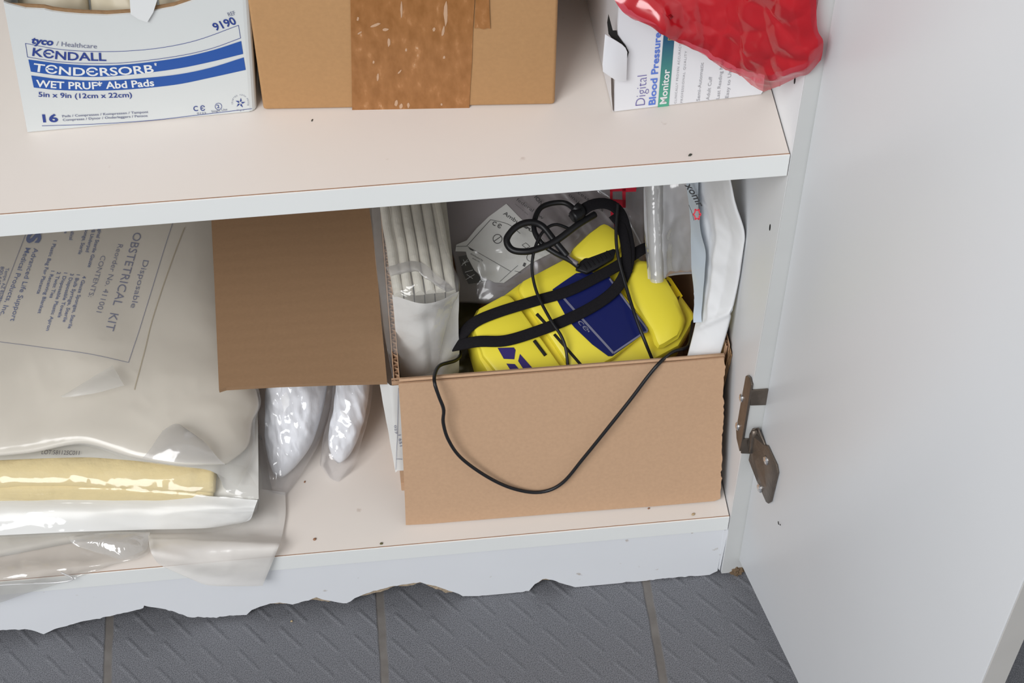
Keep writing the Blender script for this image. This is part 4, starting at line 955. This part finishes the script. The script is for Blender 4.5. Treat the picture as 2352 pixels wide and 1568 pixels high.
# ================================================================== lower shelf, left: glove bags and kits
GLOVE = mat('white_gloves', (.83, .84, .86), .6, .03, 40, .35, 130, stretch=(1.6, .5, .5))
GFILM = film('glove_bag_film', (.97, .97, .98), .12, (.84, .85, .88), .06, 1.0, .10, 70)
def glove_bag(lab, T_, B_, L_, R_, seed):
    c = sum((Vector(p) for p in B_), Vector())/len(B_)
    t = thing('glove_bag', (c.x, c.y+.04, 0), lab, 'bag', 'bags of white gloves under the cardboard flap')
    g = coons(T_, B_, L_, R_, 50, 70)
    ins = []
    for j in range(3, 61):
        q = max(0.0, (j-40)/20.5); w = math.sqrt(max(0, 1-q*q)) if q > 0 else 1; row = []
        for i in range(5, 45):
            x = 24.5+(i-24.5)*w; k = int(x); row.append(g[j][k].lerp(g[j][min(49, k+1)], x-k))
        ins.append(row)
    def hh(u, v, p): return .013*rim(u, v, .5)+.005*ridg((p.x*1.6, p.y*.55, p.z*.55), 60, seed)*rim(u, v, .4)+.0042*ridg((p.x*1.5, p.y*.5, p.z*.5), 105, seed+3, 2)*rim(u, v, .4)
    pillow('gloves', ins, hh, lambda u, v, p: .001*rim(u, v), GLOVE, t, label='crumpled white gloves')
    sheet('clear_bag', displace(g, lambda u, v, p: .0170*rim(u, v, .5)+.0045*ridg((p.x*1.4, p.y*.6, p.z*.6), 60, seed)*rim(u, v, .35)+.0016*facet(p, 90, seed)*rim(u, v, .3)), GFILM, t)
z = atz
glove_bag('crumpled white gloves in a clear bag beside the kit stack',
          [z(606, 800, .045), z(700, 790, .055), z(778, 800, .05)], [z(603, 1128, .002), z(625, 1136, .0015), z(652, 1143, .002)], [z(606, 800, .045), z(599, 960, .022), z(598, 1040, .01), z(603, 1128, .002)], [z(778, 800, .05), z(768, 900, .04), z(740, 1000, .02), z(700, 1075, .007), z(652, 1143, .002)], 1)
glove_bag('smaller clear bag of white gloves next to the open box',
          [z(780, 800, .045), z(820, 795, .05), z(853, 800, .045)], [z(737, 1070, .002), z(757, 1098, .0015), z(776, 1106, .002)], [z(780, 800, .045), z(765, 920, .03), z(745, 1010, .012), z(737, 1070, .002)], [z(853, 800, .045), z(852, 900, .032), z(836, 990, .016), z(812, 1072, .004), z(776, 1106, .002)], 5)

# bottom pouch, lapping over the shelf edge
def lap_pouch():
    t = thing('sterile_pouch', (-.42, .1, .0005), 'lowest translucent white pouch of the kit stack, lapping over the shelf edge', 'pouch')
    m_ = film('milky_pouch_film', (.96, .95, .93), .72, (.93, .90, .86), .24, .9, .06, 50)
    f = lambda px, py, y: aty(px, py, y)
    Tt = [z(330, 1120, .010), z(480, 1110, .010), z(655, 1130, .004)]
    Rt = [Tt[-1], z(656, 1180, .003), z(648, 1230, .004), f(640, 1255, -.001), f(624, 1295, -.0045), f(603, 1345, -.008)]
    Lf = [Tt[0], z(336, 1190, .008), z(340, 1222, .008), f(345, 1262, -.004), f(362, 1292, -.0065), f(390, 1308, -.008)]
    Bt = [Lf[-1], f(440, 1330, -.010), f(480, 1344, -.0105), f(545, 1346, -.010), Rt[-1]]
    g = coons(Tt, Bt, Lf, Rt, 60, 60)
    def h(u, v, p): return .0012*ridg(p, 26, 3)*rim(u, v, .25)+.0025*math.exp(-((v-.62)/.10)**2)*rim(u, .5, .3)
    sheet('white_film', displace(g, h), m_, t, label='milky white film end of the pouch')
    pillow('paper_backing', coons([z(-60, 1000, .004), z(300, 1000, .004), z(600, 1000, .004)], [z(-60, 1290, .002), z(300, 1225, .002), z(640, 1200, .0015)], [z(-60, 1000, .004), z(-60, 1290, .002)], [z(600, 1000, .004), z(640, 1200, .0015)], 20, 20), lambda u, v, p: .004*rim(u, v, .4), lambda u, v, p: .001*rim(u, v), mat('pouch_backing', (.72, .70, .66), .6), t)
    cm = film('clear_lap_film', (.92, .91, .89), .22, (.80, .78, .75), .09, 1.2, .12, 30)
    Tt = [z(-60, 1215, .012), z(120, 1205, .012), z(345, 1200, .011)]
    Rt = [Tt[-1], z(346, 1228, .009), z(335, 1275, .006), z(250, 1300, .004), f(185, 1325, -.003)]
    Lf = [Tt[0], z(-60, 1290, .006), f(-60, 1340, -.003), f(-60, 1400, -.007)]
    Bt = [Lf[-1], f(0, 1384, -.007), f(60, 1362, -.006), f(120, 1345, -.005), Rt[-1]]
    g = coons(Tt, Bt, Lf, Rt, 60, 50)
    sheet('clear_film', displace(g, lambda u, v, p: .0028*ridg(p, 22, 6)*rim(u, v, .35)+.001*nz(p, 60)), cm, t, label='clear film end lapping over the shelf edge')
    tube('film_fold', [f(-60, 1347, -.0045), f(40, 1341, -.0045), f(120, 1338, -.0048), f(160, 1333, -.0048), f(167, 1327, -.003), f(140, 1314, .000)], .0007, film('bright_fold_film', (.95, .95, .95), .55, (.9, .9, .9), .08, 1.6, 0), t, n=40, seg=8)
    # small lifted lip of film
    g = coons([z(150, 1232, .011), z(250, 1222, .013), z(345, 1222, .012)], [z(170, 1252, .010), z(260, 1280, .006), z(300, 1284, .005), z(338, 1262, .006)], [z(150, 1232, .011), z(170, 1252, .010)], [z(345, 1222, .012), z(338, 1262, .006)], 30, 14)
    sheet('film_lip', displace(g, lambda u, v, p: .004*math.sin(math.pi*v)*math.sin(math.pi*u)+.001*ridg(p, 60, 3)), film('milky_lip_film', (.93, .93, .92), .35, (.78, .77, .75), .06, 1.5, .3, 80), t)
lap_pouch()

# middle kit: yellow towels in clear wrap
def towel_kit():
    t = thing('towel_kit', (-.43, .13, .008), 'clear wrapped kit with yellow folded towels showing under the printed pouch', 'kit')
    wp = mat('kit_white_paper', (.80, .79, .76), .55, .02, 20, .1, 40)
    # white paper-backed block
    Tt = [z(-60, 760, .044), z(250, 760, .045), z(592, 800, .040)]; Bt = [z(-60, 1060, .050), z(200, 1050, .051), z(400, 1068, .050), z(492, 1084, .047), z(520, 1128, .040), z(594, 1146, .0385)]
    g = coons(Tt, Bt, [Tt[0], Bt[0]], [Tt[-1], z(592, 900, .042), Bt[-1]], 40, 30)
    sheet('paper_cover', displace(g, lambda u, v, p: .001*nz(p, 30)), wp, t, label='white paper cover with a stamped lot number')
    # right end skirt of the kit
    g = coons([z(592, 800, .040), z(592, 900, .042), z(595, 1145, .0385)], [Vector((-.331, .18, .009)), Vector((-.331, .10, .009)), Vector((-.3305, .03, .012))], [z(592, 800, .040), Vector((-.331, .18, .009))], [z(595, 1145, .0385), Vector((-.3305, .03, .012))], 20, 8)
    sheet('end_skirt', g, wp, t)
    e = [z(-60, 760, .044), z(-60, 900, .046), z(-60, 1060, .050), z(-60, 1100, .045), z(-60, 1132, .026), z(-60, 1232, .012), z(-60, 1232, .007), z(-60, 760, .007)]
    mk('end_skirt', e, [tuple(range(8))], wp, t)
    e = [z(484, 1078, .032), z(526, 1088, .036), z(594, 1142, .0368), z(590, 1150, .033), z(500, 1146, .021), z(486, 1140, .022)]
    mk('paper_end', *prismvf(e, (0, .001, -.001)), wp, t)
    # yellow towel rolls
    ty = mat('yellow_towel', s2l(232, 212, 158), .9, .08, 90, .4, 260)
    def roll(name, pts, r, fl, lab):
        V, Fc = tubevf(pts, r, n=60, seg=20); 
        V = [v+Vector((0, 0, .0015*nz(v, 60, 2))) for v in V]
        return mk(name, V, Fc, ty, t, smooth=True, label=lab)
    roll('towel', [z(-60, 1085, .036), z(120, 1080, .037), z(300, 1086, .037), z(495, 1096, .035)], lambda s: .0125*(1 if s < .93 else .86), 0, 'yellow towel fold along the top')
    roll('towel', [z(-60, 1122, .026), z(120, 1118, .027), z(300, 1118, .027), z(492, 1116, .027)], lambda s: .0105*(1 if s < .93 else .86), 0, 'lower yellow towel fold')
    # white front band under the towels
    Tt = [z(-60, 1132, .026), z(200, 1130, .027), z(400, 1134, .027), z(592, 1148, .036)]
    Bt = [z(-60, 1232, .012), z(150, 1222, .013), z(330, 1216, .012), z(470, 1212, .011), z(545, 1200, .014)]
    g = coons(Tt, Bt, [Tt[0], z(-60, 1180, .021), Bt[0]], [Tt[-1], z(585, 1168, .030), z(572, 1186, .020), Bt[-1]], 50, 24)
    sheet('front_band', displace(g, lambda u, v, p: .003*math.sin(math.pi*v)+.0012*nz(p, 40)), mat('kit_front_white', (.80, .80, .80), .35, .02, 20, coat=.4), t, label='white lower front of the wrapped kit')
    # clear wrap
    fm = film('kit_clear_film', (.97, .97, .96), .10, (.86, .86, .84), .09, .8, .05, 30)
    Tt = [z(-60, 1030, .054), z(200, 1022, .055), z(400, 1045, .054), z(560, 1075, .047)]
    Bt = [z(-60, 1236, .013), z(150, 1226, .014), z(330, 1219, .013), z(470, 1215, .012), z(550, 1202, .016)]
    Lf = [Tt[0], z(-60, 1100, .051), z(-60, 1160, .030), Bt[0]]; Rt = [Tt[-1], z(590, 1120, .044), z(596, 1148, .039), z(580, 1175, .028), Bt[-1]]
    g = coons(Tt, Bt, Lf, Rt, 110, 60)
    def h(u, v, p):
        q = (p.x*.28, p.y, p.z); return .0030+.0020*ridg(q, 62, 4, 2)*rim(u, v, .25)+.0005*ridg(p, 120, 8, 2)*rim(u, v, .25)+.0011*math.exp(-((v-.46-.012*nz(p, 45, 3))/.010)**2)+.0009*math.exp(-((v-.63-.012*nz(p, 50, 5))/.010)**2)
    sheet('clear_wrap', displace(g, h), fm, t, label='shiny clear plastic wrap with creases')
    lp = Plane(z(140, 1042, .0515)+Vector((0, 0, .0006)), (0, -.05, 1)); 
    mk('lettering', *join(text(lp, 'LOT:58112SC011', [(95, 1043), (182, 1045)], 10, .004), text(lp, '(01)100B013', [(122, 1021), (206, 1019)], 10, .004)), mat('stamp_ink', s2l(62, 58, 76), .6), t)
towel_kit()

# top kit: printed pouch in a clear sleeve
KP = Plane((-.45, .16, .0775), Vector((0.0, -.10, 1)).normalized())
def ob_kit():
    t = thing('obstetrical_kit', (-.43, .16, .05), 'large printed translucent pouch on top of the kit stack', 'kit')
    n = KP.n
    K = lambda px, py, o=0: KP.at(px, py)+n*o
    pm = mat('grey_white_pouch', s2l(230, 223, 211), .42, .05, 16, .12, 30, coat=.25)
    Tt = [K(-80, 470, .004), K(150, 460, .006), K(330, 455, .004), K(500, 445, -.006)]
    Bt = [K(-80, 1048, -.004), K(60, 1032, -.006), K(190, 1016, -.002), K(300, 1038, -.007), K(400, 1056, -.008), K(480, 1052, -.010), K(512, 1040, -.016)]
    Lf = [Tt[0], K(-80, 760, .004), Bt[0]]; Rt = [Tt[-1], K(515, 640, -.012), K(560, 800, -.016), K(588, 892, -.018), K(572, 935, -.020), K(560, 990, -.021), Bt[-1]]
    g = coons(Tt, Bt, Lf, Rt, 110, 100)
    def h(u, v, p):
        return .005*rim(min(1, u*.9+.1), v, .4)+.0016*nz(p, 14, 2)+.0036*ridg(p, 13, 5, 2)*max(0, min(1, (v-.55)*5))*rim(u, v, .3)+.0018*ridg(p, 16, 9)*max(0, min(1, (u-.72)*6))*rim(u, v, .3)
    gg = displace(g, h)
    pillow('pouch', gg, lambda u, v, p: 0, lambda u, v, p: .012*rim(u, v, .4), pm, t)
    # surface height for the printing
    ob = []
    from mathutils.bvhtree import BVHTree
    V, Fc = gridvf(gg); bv = BVHTree.FromPolygons(V, Fc)
    def hf(a, b):
        p = KP.to3(a, b, .05); r = bv.ray_cast(p, -n)
        return (.05-r[3]) if r[0] is not None else 0.0
    c = lambda x, y: (x*.319, 500+y*.319)
    def rowtx(s, a, b, h_, bold=0.0, **k): return text(KP, s, [c(*a), c(*b)], h_, bold, off=.0006, hf=hf, **k)
    ink = [rowtx('Disposable', (1040, 332), (945, 668), 13, -.004), rowtx('OBSTETRICAL  KIT', (975, 140), (768, 838), 19, -.004), rowtx('Reorder No. 411001', (862, 228), (706, 716), 12, -.006), rowtx('CONTENTS:', (742, 315), (648, 612), 11, -.006)]
    mk('lettering', *join(*ink), INKF, t)
    rows = [('4 Gauze Sponges, Sterile', (612, 465), (502, 838)), ('1 Bulb Syringe, Sterile', (568, 456), (466, 792)), ('3 Disposable Towels', (524, 450), (430, 760)), ('1 Disposable Plastic Apron', (478, 444), (345, 850)), ('2 Twist Ties', (430, 438), (372, 622)),
            ('1 Receiving Blanket', (386, 430), (286, 728)), ('1 Plastic Bag For Placenta', (404, 215), (280, 592)), ('1 Vaginal Sterile Gauze', (742, 70), (646, 402)), ('1 OB Underpad', (690, 90), (632, 295)), ('1 Sponge, Sterile', (640, 100), (578, 312)), ('2 Umbilical', (545, 60), (515, 212)), ('1 Drape', (495, 60), (480, 165))]
    ink = [rowtx(s, a, b, 8, .012) for s, a, b in rows]
    ink += [rowtx('Advanced Life Support', (262, 268), (88, 780), 11.5, .002), rowtx('Medical Products, Inc.', (205, 265), (14, 742), 11.5, .002), rowtx('Tempe, AZ 85281', (60, 410), (5, 640), 8), rowtx('800-645-5433', (25, 400), (-25, 620), 8)]
    ink.append(text(KP, 'ES', [(78, 528), (66, 574)], 30, .05, off=.0007, hf=hf))
    mk('lettering', *join(*ink), INKD, t)
    ink = [line(KP, [c(1252, 45), c(1090, 560), c(930, 1055)], 1.1, .0006, hf=hf), line(KP, [c(-20, 922), c(450, 985), c(930, 1055)], 1.1, .0006, hf=hf), line(KP, [c(218, 130), c(-30, 770)], 1.1, .0006, hf=hf)]
    mk('printed_border', *join(*ink), INKF, t)
    sm = mat('seam_line', s2l(186, 172, 142), .5)
    mk('pouch_seam', *join(line(KP, [c(1332, 80), c(1240, 330), c(1100, 740), c(1040, 980), c(970, 1245)], 2, .0006, hf=hf)), sm, t, label='tan heat seal line along the pouch')
    # clear sleeve
    fm = film('sleeve_film', (.96, .96, .95), .16, (.82, .81, .79), .2, .8, .08, 26)
    Bt2 = [K(-80, 1056, 0), K(60, 1038, -.002), K(190, 1024, .001), K(300, 1050, -.004), K(400, 1064, -.006), K(480, 1068, -.010), K(536, 1086, -.020)]
    Rt2 = [K(505, 445, -.004), K(520, 640, -.010), K(565, 800, -.014), K(592, 892, -.016), K(578, 935, -.018), K(572, 1010, -.020), Bt2[-1]]
    g2 = coons([K(-80, 470, .008), K(150, 460, .010), K(330, 455, .008), Rt2[0]], Bt2, [K(-80, 470, .008), K(-80, 760, .008), Bt2[0]], Rt2, 100, 90)
    sheet('clear_sleeve', displace(g2, lambda u, v, p: h(u, v, p)+.0012+.0028*rim(u, v, .3)+.003*ridg(p, 18, 12)*max(0, min(1, (v-.5)*4))*rim(u, v, .3)), fm, t, label='clear plastic sleeve around the printed pouch')
    # pointed pleat at the front
    g3 = coons([K(380, 1000, 0), K(410, 985, .001), K(440, 1000, 0)], [K(330, 1052, -.003), K(420, 1060, -.004), K(508, 1046, -.012)], [K(380, 1000, 0), K(355, 1030, -.001), K(330, 1052, -.003)], [K(440, 1000, 0), K(480, 1025, -.004), K(508, 1046, -.012)], 30, 20)
    sheet('pleat', displace(g3, lambda u, v, p: .007+.003*math.sin(math.pi*u)*math.sin(math.pi*v)), film('pleat_film', (.9, .9, .9), .35, (.66, .65, .64), .12, 1.2, .2, 40), t)
    g4 = coons([K(150, 928, 0), K(215, 888, .001), K(264, 860, 0)], [K(150, 932, 0), K(225, 920, 0), K(292, 905, 0)], [K(150, 928, 0), K(150, 932, 0)], [K(264, 860, 0), K(292, 905, 0)], 24, 14)
    sheet('pleat', displace(g4, lambda u, v, p: .0115+.0015*math.sin(math.pi*u)*math.sin(math.pi*v)), film('painted_light_film', (.96, .96, .95), .4, (.84, .83, .81), .2, .7, .05, 40), t)  # milky triangle: the lighter patch of crumple shading, put into the film colour
ob_kit()

# ================================================================== crumbs
def crumb(px, py, zz, r, m, lab, long=1.0, ang=0.0):
    p = atz(px, py, zz); bm = bmesh.new(); bmesh.ops.create_icosphere(bm, subdivisions=2, radius=1)
    for v in bm.verts:
        q = v.co.copy(); k = 1+.3*noise.noise(q*1.8+Vector((px, py, 0))); x, y = q.x*long*r*k, q.y*r*k
        v.co = Vector((x*math.cos(ang)-y*math.sin(ang), x*math.sin(ang)+y*math.cos(ang), max(-r*.6, q.z*r*.7*k)+r*.6+.0001))+p
    V = [v.co.copy() for v in bm.verts]; Fc = [tuple(x.index for x in f.verts) for f in bm.faces]; bm.free()
    mk('crumb', V, Fc, m, None, smooth=True, label=lab, cat='crumb')
cd = mat('dark_crumb', s2l(60, 62, 52), .8); cb = mat('brown_crumb', s2l(150, 110, 84), .8); cg = mat('olive_crumb', s2l(96, 92, 60), .8); cc = mat('chip_crumb', s2l(176, 156, 122), .9)
crumb(1585, 357, H, .0007, cd, 'small dark grain near the right front of the upper shelf', 1.8, .6)
crumb(717, 277, H, .0004, cd, 'thin dark sliver in front of the brown taped carton', 2.5, 1.2)
crumb(1820, 306, H, .0005, cb, 'tiny brown speck by the right end of the upper shelf', 1.4, 1.2) if False else None
crumb(723, 1239, 0, .0010, cb, 'brown crumb on the lower shelf between the pouch and the flap', 1.2, .5)
crumb(876, 1249, 0, .0009, cg, 'olive crumb at the front edge of the lower shelf', 1.3, 0)
crumb(1592, 1182, 0, .0011, cc, 'pale chip on the lower shelf right of the flap', 1.2, .3)
crumb(1490, 1168, 0, .0007, cb, 'small brown speck at the foot of the flap right half', 1.2, .3)
crumb(700, 1107, 0, .0006, cb, 'tiny red-brown speck beside the first glove bag', 1.6, 1.2)
crumb(670, 1427, ZF, .0008, cc, 'pale grain on the floor tiles below the plinth', 1.2, .2)
crumb(1553, 1414, ZF, .0008, cb, 'brown grain on the floor tile near the door foot', 1.2, .2) if False else None
